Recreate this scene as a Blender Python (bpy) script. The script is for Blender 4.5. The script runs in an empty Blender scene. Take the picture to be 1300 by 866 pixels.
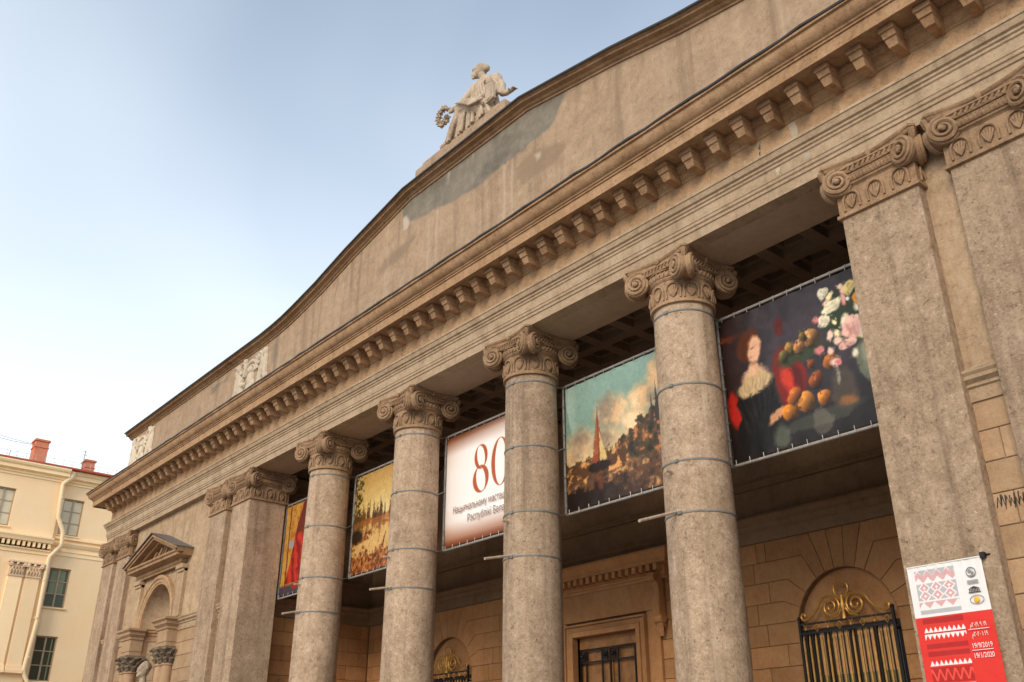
import bpy, bmesh, math, random
import numpy as np
from mathutils import Vector, Matrix
random.seed(7)
RS = np.random.RandomState(11)
PI = math.pi
R = math.radians
C = bpy.context.scene.collection
S = bpy.context.scene

# ------------------------------------------------------------------ helpers
class MB:
    def __init__(s): s.v = []; s.f = []
    def add(s, vs, fs):
        o = len(s.v); s.v += [tuple(v) for v in vs]; s.f += [tuple(i + o for i in f) for f in fs]; return s
    def box(s, x0, x1, y0, y1, z0, z1):
        return s.add([(x0,y0,z0),(x1,y0,z0),(x1,y1,z0),(x0,y1,z0),(x0,y0,z1),(x1,y0,z1),(x1,y1,z1),(x0,y1,z1)],
                     [(0,3,2,1),(4,5,6,7),(0,1,5,4),(1,2,6,5),(2,3,7,6),(3,0,4,7)])
    def prism(s, poly, f, d0, d1):
        """poly (a,b) list, f(a,b,d)->xyz, extruded d0..d1"""
        n = len(poly)
        vs = [f(a,b,d0) for a,b in poly] + [f(a,b,d1) for a,b in poly]
        fs = [tuple(range(n)), tuple(range(2*n-1, n-1, -1))] + [(i,(i+1)%n,(i+1)%n+n,i+n) for i in range(n)]
        return s.add(vs, fs)
    def loft(s, rings, caps=True, closed=True):
        n = len(rings[0]); vs = [p for r in rings for p in r]; fs = []
        for k in range(len(rings)-1):
            for i in range(n if closed else n-1):
                j = (i+1) % n
                fs.append((k*n+i, k*n+j, (k+1)*n+j, (k+1)*n+i))
        if caps and closed:
            fs.append(tuple(range(n-1,-1,-1))); fs.append(tuple((len(rings)-1)*n+i for i in range(n)))
        return s.add(vs, fs)
    def lathe(s, prof, n=32, c=(0,0,0), caps=True):
        return s.loft([[(c[0]+r*math.cos(2*PI*i/n), c[1]+r*math.sin(2*PI*i/n), c[2]+z) for i in range(n)] for r,z in prof], caps)
    def tube(s, pts, r, n=8, caps=True):
        pts = [Vector(p) for p in pts]; rings = []; up = None
        for i,p in enumerate(pts):
            t = (pts[min(i+1,len(pts)-1)] - pts[max(i-1,0)])
            if t.length < 1e-9: t = Vector((0,0,1))
            t.normalize()
            if up is None:
                up = Vector((0,0,1)) if abs(t.z) < .9 else Vector((1,0,0))
            a = t.cross(up)
            if a.length < 1e-6: a = t.orthogonal()
            a.normalize(); b = a.cross(t); up = b
            rr = r[i] if isinstance(r,(list,tuple)) else r
            rings.append([tuple(p + a*rr*math.cos(2*PI*k/n) + b*rr*math.sin(2*PI*k/n)) for k in range(n)])
        return s.loft(rings, caps)
    def disc(s, c, nrm, r, h, n=20):
        nrm = Vector(nrm).normalized(); a = nrm.orthogonal().normalized(); b = nrm.cross(a); c = Vector(c)
        return s.loft([[tuple(c + a*rr*math.cos(2*PI*k/n) + b*rr*math.sin(2*PI*k/n) + nrm*hh) for k in range(n)] for rr,hh in ((r,0),(r,h*.8),(r*.94,h))])
    def ball(s, c, r, n=10, sc=(1,1,1)):
        rings = []
        for k in range(1, n):
            a = PI*k/n
            rings.append([(c[0]+sc[0]*r*math.sin(a)*math.cos(2*PI*i/(2*n)), c[1]+sc[1]*r*math.sin(a)*math.sin(2*PI*i/(2*n)), c[2]-sc[2]*r*math.cos(a)) for i in range(2*n)])
        return s.loft(rings)
    def sweep(s, prof, path):
        """prof [(p,z)] outward offset, path: axis aligned polyline XY; outward is to the right of travel"""
        P = [Vector(p) for p in path]; rings = []
        def out(a,b):
            d = (b-a).normalized(); return Vector((d.y,-d.x))
        for i,p in enumerate(P):
            if i == 0: m = out(P[0],P[1])
            elif i == len(P)-1: m = out(P[-2],P[-1])
            else:
                a = out(P[i-1],P[i]); b = out(P[i],P[i+1]); m = (a+b)/(1+a.dot(b))
            rings.append([(p.x+m.x*q, p.y+m.y*q, z) for q,z in prof])
        return s.loft(rings)
    def grid(s, nu, nv, f):
        vs = [f(i/nu, j/nv) for j in range(nv+1) for i in range(nu+1)]
        fs = [(j*(nu+1)+i, j*(nu+1)+i+1, (j+1)*(nu+1)+i+1, (j+1)*(nu+1)+i) for j in range(nv) for i in range(nu)]
        return s.add(vs, fs)
    def build(s, name, m, parent=None, ang=35, bevel=0, loc=None, recalc=True):
        me = bpy.data.meshes.new(name); me.from_pydata(s.v, [], s.f)
        if recalc:
            b = bmesh.new(); b.from_mesh(me); bmesh.ops.recalc_face_normals(b, faces=b.faces); b.to_mesh(me); b.free()
        if ang:
            me.shade_smooth(); me.set_sharp_from_angle(angle=R(ang))
        me.materials.append(m)
        o = bpy.data.objects.new(name, me); C.objects.link(o)
        if parent: o.parent = parent
        if loc: o.location = loc
        if bevel:
            bv = o.modifiers.new('bevel','BEVEL'); bv.width = bevel; bv.segments = 2; bv.limit_method = 'ANGLE'; bv.angle_limit = R(40)
        return o

def tag(o, label=None, cat=None, group=None, kind=None):
    if label: o['label'] = label
    if cat: o['category'] = cat
    if group: o['group'] = group
    if kind: o['kind'] = kind
    return o
def empty(name, loc=(0,0,0), label=None, cat=None, group=None):
    o = bpy.data.objects.new(name, None); o.empty_display_size = .3; o.location = loc; C.objects.link(o)
    return tag(o, label, cat, group)
def dup(o, parent=None, loc=None):
    c = o.copy(); C.objects.link(c); c.parent = parent
    if loc is not None: c.location = loc
    return c
def lin(c):
    return tuple(((x/255)/12.92 if x/255 <= .04045 else (((x/255)+.055)/1.055)**2.4) for x in c)

# ------------------------------------------------------------------ materials
def nodes(name):
    m = bpy.data.materials.new(name); m.use_nodes = True
    nt = m.node_tree; b = nt.nodes['Principled BSDF']
    return m, nt, b
def nd(nt, t, **k):
    n = nt.nodes.new(t)
    for a,v in k.items():
        if a.startswith('i_'): n.inputs[a[2:].replace('_',' ')].default_value = v
        else: setattr(n, a, v)
    return n
def mixc(nt, fac, a, b, mode='MIX'):
    n = nt.nodes.new('ShaderNodeMix'); n.data_type = 'RGBA'; n.blend_type = mode
    for s_,v in ((0,fac),(6,a),(7,b)):
        if hasattr(v,'is_linked') or hasattr(v,'links'): nt.links.new(v, n.inputs[s_])
        else: n.inputs[s_].default_value = (v if s_ == 0 else (*v,1) if len(v) == 3 else v)
    return n.outputs[2]
def ramp(nt, src, p0, p1, c0=0., c1=1.):
    n = nt.nodes.new('ShaderNodeMapRange'); n.inputs[1].default_value = p0; n.inputs[2].default_value = p1
    n.inputs[3].default_value = c0; n.inputs[4].default_value = c1; nt.links.new(src, n.inputs[0]); return n.outputs[0]
def coords(nt):
    tc = nt.nodes.new('ShaderNodeTexCoord'); oi = nt.nodes.new('ShaderNodeObjectInfo')
    mul = nd(nt,'ShaderNodeVectorMath',operation='SCALE'); mul.inputs[0].default_value = (37,53,11); nt.links.new(oi.outputs['Random'], mul.inputs['Scale'])
    ad = nd(nt,'ShaderNodeVectorMath',operation='ADD'); nt.links.new(tc.outputs['Object'], ad.inputs[0]); nt.links.new(mul.outputs[0], ad.inputs[1])
    return ad.outputs[0]
def noise(nt, co, scale, detail=4, rough=.6, sv=None, dist=0):
    n = nd(nt,'ShaderNodeTexNoise'); n.inputs['Scale'].default_value = scale; n.inputs['Detail'].default_value = detail
    n.inputs['Roughness'].default_value = rough; n.inputs['Distortion'].default_value = dist
    if sv:
        mp = nd(nt,'ShaderNodeMapping'); mp.inputs['Scale'].default_value = sv; nt.links.new(co, mp.inputs['Vector']); co = mp.outputs[0]
    nt.links.new(co, n.inputs['Vector']); return n.outputs['Fac']

def stone(name, c1, c2, dark, pale, streak=.35, speck=.35, bump=.35, rough=.9, island=0., gscale=1., pits=0., scratch=0., fineness=1., repair=False):
    m, nt, b = nodes(name); co = coords(nt)
    big = noise(nt, co, .55*gscale, 5, .62, dist=.6)
    col = mixc(nt, ramp(nt, big, .36, .64), c1, c2)
    mid = noise(nt, co, 2.6*gscale, 6, .68)
    col = mixc(nt, ramp(nt, mid, .5, .75, 0, speck*.75/fineness), col, pale)
    col = mixc(nt, ramp(nt, mid, .48, .25, 0, speck*.75/fineness), col, dark)
    mot = noise(nt, co, 7*gscale*fineness, 8, .8, dist=.4)
    col = mixc(nt, ramp(nt, mot, .47, .30, 0, speck*1.25), col, dark)
    col = mixc(nt, ramp(nt, mot, .55, .70, 0, speck*1.1), col, pale)
    fine = noise(nt, co, 26*gscale, 6, .78)
    col = mixc(nt, ramp(nt, fine, .54, .72, 0, speck*.9), col, pale)
    col = mixc(nt, ramp(nt, fine, .46, .28, 0, speck*1.1), col, dark)
    gm = noise(nt, co, 1.15*gscale, 7, .74, dist=.8)
    col = mixc(nt, ramp(nt, gm, .56, .72, 0, speck*.62), col, dark)
    st = noise(nt, co, 1., 5, .65, sv=(3.2,3.2,.16))
    col = mixc(nt, ramp(nt, st, .52, .74, 0, streak), col, dark)
    st2 = noise(nt, co, 1., 4, .6, sv=(4.6,4.6,.1))
    col = mixc(nt, ramp(nt, st2, .6, .78, 0, streak*.8), col, pale)
    if pits:
        vo = nd(nt,'ShaderNodeTexVoronoi'); vo.inputs['Scale'].default_value = 5; nt.links.new(co, vo.inputs['Vector'])
        col = mixc(nt, ramp(nt, vo.outputs['Distance'], .09, .03, 0, pits), col, tuple(x*.35 for x in dark))
    if repair:
        at = nd(nt,'ShaderNodeAttribute'); at.attribute_name = 'repair'; sp_ = nt.nodes.new('ShaderNodeSeparateColor'); nt.links.new(at.outputs['Color'], sp_.inputs[0])
        g1 = mixc(nt, ramp(nt, big, .38, .62), (.135,.116,.09), (.205,.175,.138)); g1 = mixc(nt, ramp(nt, mid, .45, .7, 0, .5), g1, (.30,.265,.21))
        col = mixc(nt, sp_.outputs[1], col, (.235,.165,.108)); col = mixc(nt, sp_.outputs[0], col, g1); col = mixc(nt, sp_.outputs[2], col, (.47,.385,.30))
    if scratch:
        sc = noise(nt, co, 7, 6, .8, dist=2.2)
        col = mixc(nt, ramp(nt, sc, .62, .7, 0, scratch), col, tuple(min(1,x*1.5) for x in pale))
    if island:
        g = nd(nt,'ShaderNodeNewGeometry')
        h = nd(nt,'ShaderNodeHueSaturation'); nt.links.new(ramp(nt, g.outputs['Random Per Island'], 0, 1, 1-island, 1+island), h.inputs['Value'])
        nt.links.new(col, h.inputs['Color']); col = h.outputs[0]
    oi = nt.nodes.new('ShaderNodeObjectInfo'); hv = nd(nt,'ShaderNodeHueSaturation')
    nt.links.new(ramp(nt, oi.outputs['Random'], 0, 1, .90, 1.10), hv.inputs['Value']); nt.links.new(col, hv.inputs['Color']); col = hv.outputs[0]
    nt.links.new(col, b.inputs['Base Color'])
    b.inputs['Roughness'].default_value = rough; b.inputs['Specular IOR Level'].default_value = .25
    bp = nd(nt,'ShaderNodeBump'); bp.inputs['Strength'].default_value = bump; bp.inputs['Distance'].default_value = .02
    mm = nd(nt,'ShaderNodeMath',operation='ADD'); nt.links.new(fine, mm.inputs[0]); nt.links.new(mid, mm.inputs[1])
    nt.links.new(mm.outputs[0], bp.inputs['Height']); nt.links.new(bp.outputs[0], b.inputs['Normal'])
    return m
def plain(name, c, rough=.6, metal=0., var=.25, scale=9., bump=0., spec=.4):
    m, nt, b = nodes(name); co = coords(nt); n = noise(nt, co, scale, 5, .65)
    col = mixc(nt, ramp(nt, n, .3, .7), tuple(x*(1-var) for x in c), tuple(min(1,x*(1+var)) for x in c))
    nt.links.new(col, b.inputs['Base Color']); b.inputs['Roughness'].default_value = rough; b.inputs['Metallic'].default_value = metal
    b.inputs['Specular IOR Level'].default_value = spec
    if bump:
        bp = nd(nt,'ShaderNodeBump'); bp.inputs['Strength'].default_value = bump; bp.inputs['Distance'].default_value = .02
        nt.links.new(n, bp.inputs['Height']); nt.links.new(bp.outputs[0], b.inputs['Normal'])
    return m
def glassy(name, c, rough=.08):
    m, nt, b = nodes(name); b.inputs['Base Color'].default_value = (*c,1); b.inputs['Roughness'].default_value = rough
    b.inputs['Specular IOR Level'].default_value = .7; return m
def printed(name, rough=.5):
    m, nt, b = nodes(name); a = nd(nt,'ShaderNodeAttribute'); a.attribute_name = 'print'
    nt.links.new(a.outputs['Color'], b.inputs['Base Color']); b.inputs['Roughness'].default_value = rough
    b.inputs['Specular IOR Level'].default_value = .35
    co = coords(nt); n = noise(nt, co, 2.2, 3, .5)
    bp = nd(nt,'ShaderNodeBump'); bp.inputs['Strength'].default_value = .15; bp.inputs['Distance'].default_value = .05
    nt.links.new(n, bp.inputs['Height']); nt.links.new(bp.outputs[0], b.inputs['Normal'])
    return m

M = {}
M['facade'] = stone('facade_plaster', (0.358, 0.246, 0.150), (0.420, 0.295, 0.184), (0.166, 0.106, 0.063), (0.559, 0.414, 0.276), .6, .7, .6)
M['entab'] = stone('entablature_plaster', (0.393, 0.236, 0.125), (0.461, 0.295, 0.168), (0.173, 0.103, 0.054), (0.587, 0.414, 0.265), .5, .7, .6)
M['trim'] = stone('cornice_plaster', (0.347, 0.201, 0.105), (0.406, 0.254, 0.144), (0.144, 0.080, 0.040), (0.515, 0.344, 0.214), .55, .7, .6)
M['attic'] = stone('attic_plaster', (0.324, 0.221, 0.142), (0.375, 0.263, 0.173), (0.175, 0.116, 0.074), (0.514, 0.383, 0.270), .7, .6, .5, repair=True)
M['col'] = stone('column_plaster', (0.371, 0.262, 0.173), (0.440, 0.316, 0.215), (0.133, 0.087, 0.053), (0.700, 0.537, 0.410), .65, .8, .9, pits=.85, scratch=.7, fineness=1.4)
M['pier'] = stone('pier_plaster', (0.339, 0.235, 0.152), (0.403, 0.285, 0.190), (0.125, 0.082, 0.050), (0.636, 0.473, 0.350), .7, .8, .85, pits=.85, scratch=.7, fineness=1.4)
M['cap'] = stone('capital_stone', (0.302, 0.186, 0.104), (0.351, 0.223, 0.132), (0.124, 0.072, 0.039), (0.475, 0.323, 0.205), .4, .75, .7)
M['darkcap'] = stone('dark_capital_stone', (.16,.12,.085), (.22,.165,.115), (.07,.05,.035), (.36,.28,.2), .1, .5, .6)
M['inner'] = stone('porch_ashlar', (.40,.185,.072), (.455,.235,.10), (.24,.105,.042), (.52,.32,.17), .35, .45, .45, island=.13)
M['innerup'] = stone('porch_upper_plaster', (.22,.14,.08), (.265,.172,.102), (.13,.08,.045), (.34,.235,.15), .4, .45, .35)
M['blocks'] = stone('wing_ashlar', (0.355, 0.226, 0.128), (0.413, 0.270, 0.164), (0.199, 0.125, 0.069), (0.524, 0.371, 0.233), .4, .5, .45, island=.1)
M['mortar'] = plain('mortar_joint', (.20,.125,.07), .95, var=.3)
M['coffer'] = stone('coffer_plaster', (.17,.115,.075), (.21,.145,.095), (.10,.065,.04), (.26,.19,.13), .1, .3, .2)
M['soffit'] = stone('soffit_plaster', (0.377, 0.270, 0.182), (0.428, 0.309, 0.216), (0.244, 0.167, 0.110), (0.509, 0.382, 0.269), .15, .4, .35)
M['fascia'] = stone('architrave_plaster', (0.420, 0.300, 0.191), (0.471, 0.345, 0.227), (0.197, 0.131, 0.080), (0.590, 0.453, 0.318), .5, .65, .6)
M['relief'] = stone('relief_plaster', (0.546, 0.452, 0.340), (0.616, 0.522, 0.399), (0.246, 0.183, 0.119), (0.686, 0.600, 0.484), .2, .45, .4)
M['statue'] = stone('statue_stone', (.43,.33,.235), (.52,.41,.30), (.15,.105,.07), (.66,.55,.43), .5, .65, .7, gscale=2)
M['patch'] = stone('grey_patch_plaster', (.20,.17,.135), (.255,.215,.17), (.15,.12,.09), (.36,.31,.25), .3, .3, .2)
M['patch2'] = stone('brown_patch_plaster', (.285,.195,.13), (.32,.222,.15), (.21,.14,.09), (.4,.29,.2), .3, .2, .2)
M['palepatch'] = stone('pale_patch_plaster', (.42,.325,.24), (.48,.385,.29), (.3,.22,.155), (.58,.48,.38), .3, .4, .2)
M['leak'] = stone('limy_leak', (.36,.29,.21), (.42,.35,.26), (.26,.2,.14), (.6,.52,.43), .3, .4, .2)
M['flash'] = plain('dark_flashing', (.035,.032,.03), .5, .3)
M['roofmetal'] = plain('grey_roof_metal', (.16,.16,.165), .5, .4)
M['strap'] = plain('galvanised_strap', (.19,.19,.18), .65, .1)
M['alu'] = plain('banner_tube', (.36,.345,.32), .5, .3)
M['pole'] = plain('weathered_pole', (.42,.32,.23), .7)
M['iron'] = plain('black_iron', (.022,.02,.018), .45, .5)
M['brass'] = plain('gilded_iron', (.50,.27,.07), .42, .5)
M['wood'] = plain('door_wood', (.33,.15,.05), .55, var=.35, scale=4)
M['glass'] = glassy('window_glass', (.05,.05,.045))
M['curtain'] = plain('window_blind', (.90,.50,.24), .8, var=.15, scale=2)  # bright orange puts the glow of the panes into the blind's colour
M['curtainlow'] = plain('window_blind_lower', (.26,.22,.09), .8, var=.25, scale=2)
M['print'] = printed('banner_print')
M['white'] = plain('white_paint', (.75,.73,.70), .6, var=.05)
M['ink'] = plain('brown_ink', (.23,.13,.09), .7, var=.05)
M['rust'] = plain('rust_red_ink', (.42,.115,.045), .7, var=.06)
M['inkgrey'] = plain('grey_ink', (.25,.25,.25), .7, var=.05)
M['inkblack'] = plain('black_spray', (.03,.03,.03), .7, var=.2)
M['yolk'] = plain('yolk_yellow_ink', (.75,.42,.03), .6, var=.1)
M['redvinyl'] = plain('red_vinyl', (.66,.045,.025), .45, var=.04)
M['pave'] = stone('paving', (.26,.23,.20), (.31,.275,.235), (.17,.15,.125), (.4,.36,.31), .0, .3, .3)
M['nwall'] = stone('cream_render', (0.950, 0.679, 0.396), (0.960, 0.728, 0.450), (0.860, 0.563, 0.306), (0.960, 0.795, 0.558), .15, .15, .1)
M['ntrim'] = stone('cream_trim', (0.910, 0.670, 0.385), (0.930, 0.716, 0.433), (0.760, 0.521, 0.286), (0.940, 0.763, 0.508), .1, .12, .1)
M['ncap'] = stone('cream_capital', (.74,.52,.33), (.8,.6,.4), (.5,.32,.18), (.88,.72,.52), .1, .2, .2)
M['nroof'] = plain('red_tin_roof', (.46,.10,.045), .6, var=.2, scale=3)
M['brick'] = stone('chimney_render', (0.527, 0.184, 0.098), (0.595, 0.224, 0.128), (0.340, 0.104, 0.051), (0.663, 0.320, 0.212), .3, .25, .3)
M['nframe'] = plain('window_frame_paint', (.40,.30,.19), .6, var=.15)
M['npane'] = glassy('neighbour_glass', (.10,.13,.10), .06)
M['npaned'] = glassy('neighbour_glass_dark', (.05,.055,.035), .06)
M['blind'] = plain('pale_blind', (.62,.55,.40), .7, var=.1, scale=1.5)
M['greenblind'] = plain('greenish_blind', (.20,.235,.15), .7, var=.15, scale=1.5)
M['pipe'] = plain('painted_downpipe', (.80,.62,.38), .5, var=.06)
M['wire'] = plain('grey_wire', (.12,.12,.12), .6); M['rail'] = plain('pale_rail', (.45,.42,.4), .5)

# ------------------------------------------------------------------ camera, world, sun
cam = bpy.data.cameras.new('camera'); co_ = bpy.data.objects.new('camera', cam); C.objects.link(co_); S.camera = co_
cam.sensor_width = 36; cam.lens = 1197.74/1300*36; cam.clip_end = 3000; cam.clip_start = .1
yaw, pit, rol = R(50.229), R(25.1293), R(.027)
fwd = Vector((-math.sin(yaw)*math.cos(pit), math.cos(yaw)*math.cos(pit), math.sin(pit)))
rt = Vector((math.cos(yaw), math.sin(yaw), 0)); up = rt.cross(fwd)
r2 = rt*math.cos(rol)+up*math.sin(rol); u2 = -rt*math.sin(rol)+up*math.cos(rol)
co_.matrix_world = Matrix(((r2.x,u2.x,-fwd.x,16.7),(r2.y,u2.y,-fwd.y,-12.),(r2.z,u2.z,-fwd.z,1.6),(0,0,0,1)))

SUN_AZ = Vector((.46,-1.,0)).normalized(); SUN_EL = R(28)
w = bpy.data.worlds.new('World'); S.world = w; w.use_nodes = True
wn = w.node_tree; bg = wn.nodes['Background']
sky = wn.nodes.new('ShaderNodeTexSky'); sky.sky_type = 'NISHITA'; sky.sun_disc = False
sky.sun_elevation = SUN_EL; sky.sun_rotation = math.atan2(SUN_AZ.x, SUN_AZ.y)
sky.air_density = 1.0; sky.dust_density = 2.0; sky.ozone_density = .55; sky.altitude = 200
tc = wn.nodes.new('ShaderNodeTexCoord')
cn = noise(wn, tc.outputs['Generated'], 1.3, 3, .42, sv=(1,1,1.6), dist=.35)
sep = wn.nodes.new('ShaderNodeSeparateXYZ'); wn.links.new(tc.outputs['Generated'], sep.inputs[0])
lowc = ramp(wn, sep.outputs['Z'], .15, .74, 1., 0.10)
sq = nd(wn,'ShaderNodeMath',operation='MULTIPLY'); wn.links.new(lowc, sq.inputs[0]); sq.inputs[1].default_value = .86
cl = nd(wn,'ShaderNodeMath',operation='ADD'); wn.links.new(sq.outputs[0], cl.inputs[0]); wn.links.new(ramp(wn, cn, .40, .68, 0, .24), cl.inputs[1]); cl.use_clamp = True
skyt = mixc(wn, 1., sky.outputs[0], (.95,1.02,1.0), 'MULTIPLY')
skycol = mixc(wn, cl.outputs[0], skyt, (7.5,8.0,8.4))
wn.links.new(skycol, bg.inputs['Color']); bg.inputs['Strength'].default_value = .148
sun = bpy.data.lights.new('sun','SUN'); so = bpy.data.objects.new('sun', sun); C.objects.link(so)
sun.energy = 1.6; sun.angle = R(24); sun.color = (1.,.85,.67)
so.rotation_euler = (-(SUN_AZ*math.cos(SUN_EL)+Vector((0,0,math.sin(SUN_EL))))).to_track_quat('-Z','Y').to_euler()
so.location = (0,-40,40)
S.view_settings.view_transform = 'Standard'; S.view_settings.look = 'None'; S.view_settings.gamma = 1; S.view_settings.exposure = .41
S.render.engine = 'CYCLES'; S.cycles.max_bounces = 6; S.cycles.diffuse_bounces = 4

# ------------------------------------------------------------------ ground
g = MB(); g.box(-900,900,-900,900,-1,0)
tag(g.build('ground', M['pave'], ang=0), kind='structure')

# ------------------------------------------------------------------ the museum
mus = empty('museum_building', (0,0,0), 'beige classical museum with ionic columns, long cornice and stepped attic', 'museum')
EX = 23.9; YB = 4.9; FL = .75; CY = .62
COLX = [-6.57,-2.19,2.19,6.57]
XZ = lambda y: (lambda a,b,d: (a, y-d, b))

def offset_poly(p, d):
    n = len(p); A = sum(p[i][0]*p[(i+1)%n][1]-p[(i+1)%n][0]*p[i][1] for i in range(n))
    sg = 1 if A > 0 else -1; out = []
    for i in range(n):
        a = Vector(p[i-1]); b = Vector(p[i]); c = Vector(p[(i+1)%n])
        e1 = (b-a).normalized(); e2 = (c-b).normalized()
        n1 = Vector((-e1.y,e1.x))*sg; n2 = Vector((-e2.y,e2.x))*sg
        k = max(.35, 1+n1.dot(n2)); m = (n1+n2)/k
        out.append((b.x+m.x*d, b.y+m.y*d))
    return out
def block(mb, poly, f, depth=.02, gap=.005, ch=.009):
    a = offset_poly(poly, gap); b = offset_poly(poly, gap+ch); n = len(a)
    vs = [f(u,v,-depth) for u,v in a] + [f(u,v,-ch) for u,v in a] + [f(u,v,0) for u,v in b]
    fs = [(i,(i+1)%n,n+(i+1)%n,n+i) for i in range(n)] + [(n+i,n+(i+1)%n,2*n+(i+1)%n,2*n+i) for i in range(n)] + [tuple(2*n+i for i in range(n))]
    mb.add(vs, fs)
def ashlar(mb, u0, u1, w0, w1, rh, L, f, arches=(), seed=0, rects=()):
    rnd = random.Random(seed); rows = int(round((w1-w0)/rh)); rh = (w1-w0)/rows
    for k in range(rows):
        za, zb = w1-(k+1)*rh, w1-k*rh
        iv = [(u0,u1)]; cuts = []
        for (cx,r,zs,Rw) in arches:
            if za > zs-.01: cuts.append((cx-(Rw+.17*(1 if k % 2 else -1)), cx+(Rw+.17*(1 if k % 2 else -1))))
            else: cuts.append((cx-r,cx+r))
        for (a,b,c,d) in rects:
            if za < d-.01 and zb > c+.01: cuts.append((a,b))
        for ca,cb in cuts:
            nv = []
            for a,b in iv:
                if cb <= a or ca >= b: nv.append((a,b)); continue
                if ca > a: nv.append((a,ca))
                if cb < b: nv.append((cb,b))
            iv = nv
        for a,b in iv:
            t = a; first = True
            xs = [a]; t = math.floor(a/L)*L + (L/2 if k % 2 else 0)
            while t < b-.18:
                if t > a+.18: xs.append(t)
                t += L*rnd.uniform(.97,1.03)
            xs.append(b)
            for p,q in zip(xs,xs[1:]): block(mb, [(p,za),(q,za),(q,zb),(p,zb)], f)
    for (cx,r,zs,Rw) in arches:
        # stepped voussoirs: courses run up to the arch and end in oblique joints
        kz = int(math.floor((w1-zs)/rh+1e-6)); zf = w1-kz*rh
        def arcpts(A,B,n=5): return [(r*math.cos(A+(B-A)*t/n), zs+r*math.sin(A+(B-A)*t/n)) for t in range(n+1)]
        A = math.asin(min(.9,(zf-zs)/r)); P0 = (r, zf); last = None
        for k in range(kz-1,0,-1):
            z1_ = w1-k*rh; ro = r+.42+.16*(kz-1-k)/max(1,kz-2); dz = z1_-zs
            if dz > ro*.92: break
            B = math.atan2(dz, math.sqrt(ro*ro-dz*dz)); P1 = (math.sqrt(ro*ro-dz*dz), z1_)
            X = Rw+.17*(1 if k % 2 else -1)
            poly = [(X,zf)] + [(X,z1_), P1] + arcpts(B,A) + ([] if abs(P0[0]-r) < 1e-6 and last is None else [P0])
            for sg in (1,-1): block(mb, [(cx+sg*u,v) for u,v in poly], f)
            A, P0, zf, last = B, P1, z1_, k
        n = 5; top = w1
        for i in range(n):
            a0, a1 = A+(PI-2*A)*i/n, A+(PI-2*A)*(i+1)/n
            def tp(an): return ((top-zs)/math.tan(an) if abs(an-PI/2) > 1e-6 else 0., top)
            poly = arcpts(a1,a0)
            X = Rw+.17*(1 if (last-1) % 2 else -1)
            if i == 0: poly = poly+[P0,(X,zf),(X,top),tp(a1)]
            elif i == n-1: poly = poly+[tp(a0),(-X,top),(-X,zf),(-P0[0],P0[1])]
            else: poly = poly+[tp(a0),tp(a1)]
            block(mb, [(cx+u,v) for u,v in poly], f)

# --- platform and steps
st = MB(); st.box(-EX-.1,EX+.1,-.25,30,0,FL-.02)
for k in range(4): st.box(-10.3,10.3,-.6-.36*k,-.25-.36*k+ (0 if k else 0),0.001*k,FL-.15*(k+1)-.02+.001*k)
st.build('stylobate', M['pave'], mus, ang=0, bevel=.01)

# --- body
body = MB(); body.box(-EX+.02,EX-.02,5.4,30,FL,15.0)
body.build('building_body', M['facade'], mus, ang=0)
# portico back wall: backing behind the ashlar, with openings left as recesses built by pieces
WX = 6.45
def panel_arch(mb, x0, x1, z0, z1, cx, r, zs, y0, y1, n=24):
    """solid wall slab with an arched opening reaching down to z0"""
    pts = [(cx+r*math.cos(PI*i/n), zs+r*math.sin(PI*i/n)) for i in range(n+1)]   # right to left
    mb.box(cx+r, x1, y0, y1, z0, zs); mb.box(x0, cx-r, y0, y1, z0, zs)
    outline = [(x1,zs),(x1,z1),(x0,z1),(x0,zs)] + pts[::-1]
    # strip pieces: between arch and top
    for i in range(n):
        (xa,za),(xb,zb) = pts[i], pts[i+1]
        mb.prism([(xa,za),(xa,z1),(xb,z1),(xb,zb)], lambda a,b,d: (a,d,b), y0, y1)
    mb.box(cx+r, x1, y0, y1, zs, z1); mb.box(x0, cx-r, y0, y1, zs, z1)
bk = MB()
panel_arch(bk, -10.95, -3.4, FL, 6.25, -WX, 1.08, 4.38, YB+.025, 5.2)
panel_arch(bk, 3.4, 10.95, FL, 6.25, WX, 1.08, 4.38, YB+.025, 5.2)
bk.box(-3.4,-1.07,YB+.025,5.2,FL,6.25); bk.box(1.07,3.4,YB+.025,5.2,FL,6.25); bk.box(-1.07,1.07,YB+.025,5.2,4.9,6.25)
bk.build('porch_wall_core', M['mortar'], mus, ang=0)
for s in (-1,1):
    bl = MB()
    ashlar(bl, min(s*10.9,s*1.75), max(s*10.9,s*1.75), FL, 6.25, .43, .92, XZ(YB), arches=[(s*WX,1.08,4.38,1.85)], seed=3+s)
    bl.build('porch_ashlar', M['inner'], mus, ang=0)
for s in (-1,1):
    sd = MB()
    ashlar(sd, 1.3, YB-.02, FL, 6.25, .43, .92, (lambda a,b,d,s=s: (s*(10.9-d), a, b)), seed=9)
    sd.build('porch_side_ashlar', M['inner'], mus, ang=0)
for s in (-1,1):
    ws = MB()
    x0, x1 = sorted((s*10.925, s*11.55)); ws.box(x0,x1,1.21,5.39,FL,11.0)
    ws.build('porch_side_wall', M['mortar'], mus, ang=0)
upw = MB()
upw.box(-10.9,10.9,YB-.01,5.2,6.251,10.74)
for s in (-1,1):
    x0, x1 = sorted((s*10.88, s*10.92)); upw.box(x0,x1,1.24,YB-.02,6.251,10.74)
upw.build('porch_upper_wall', M['innerup'], mus, ang=0)
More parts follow.
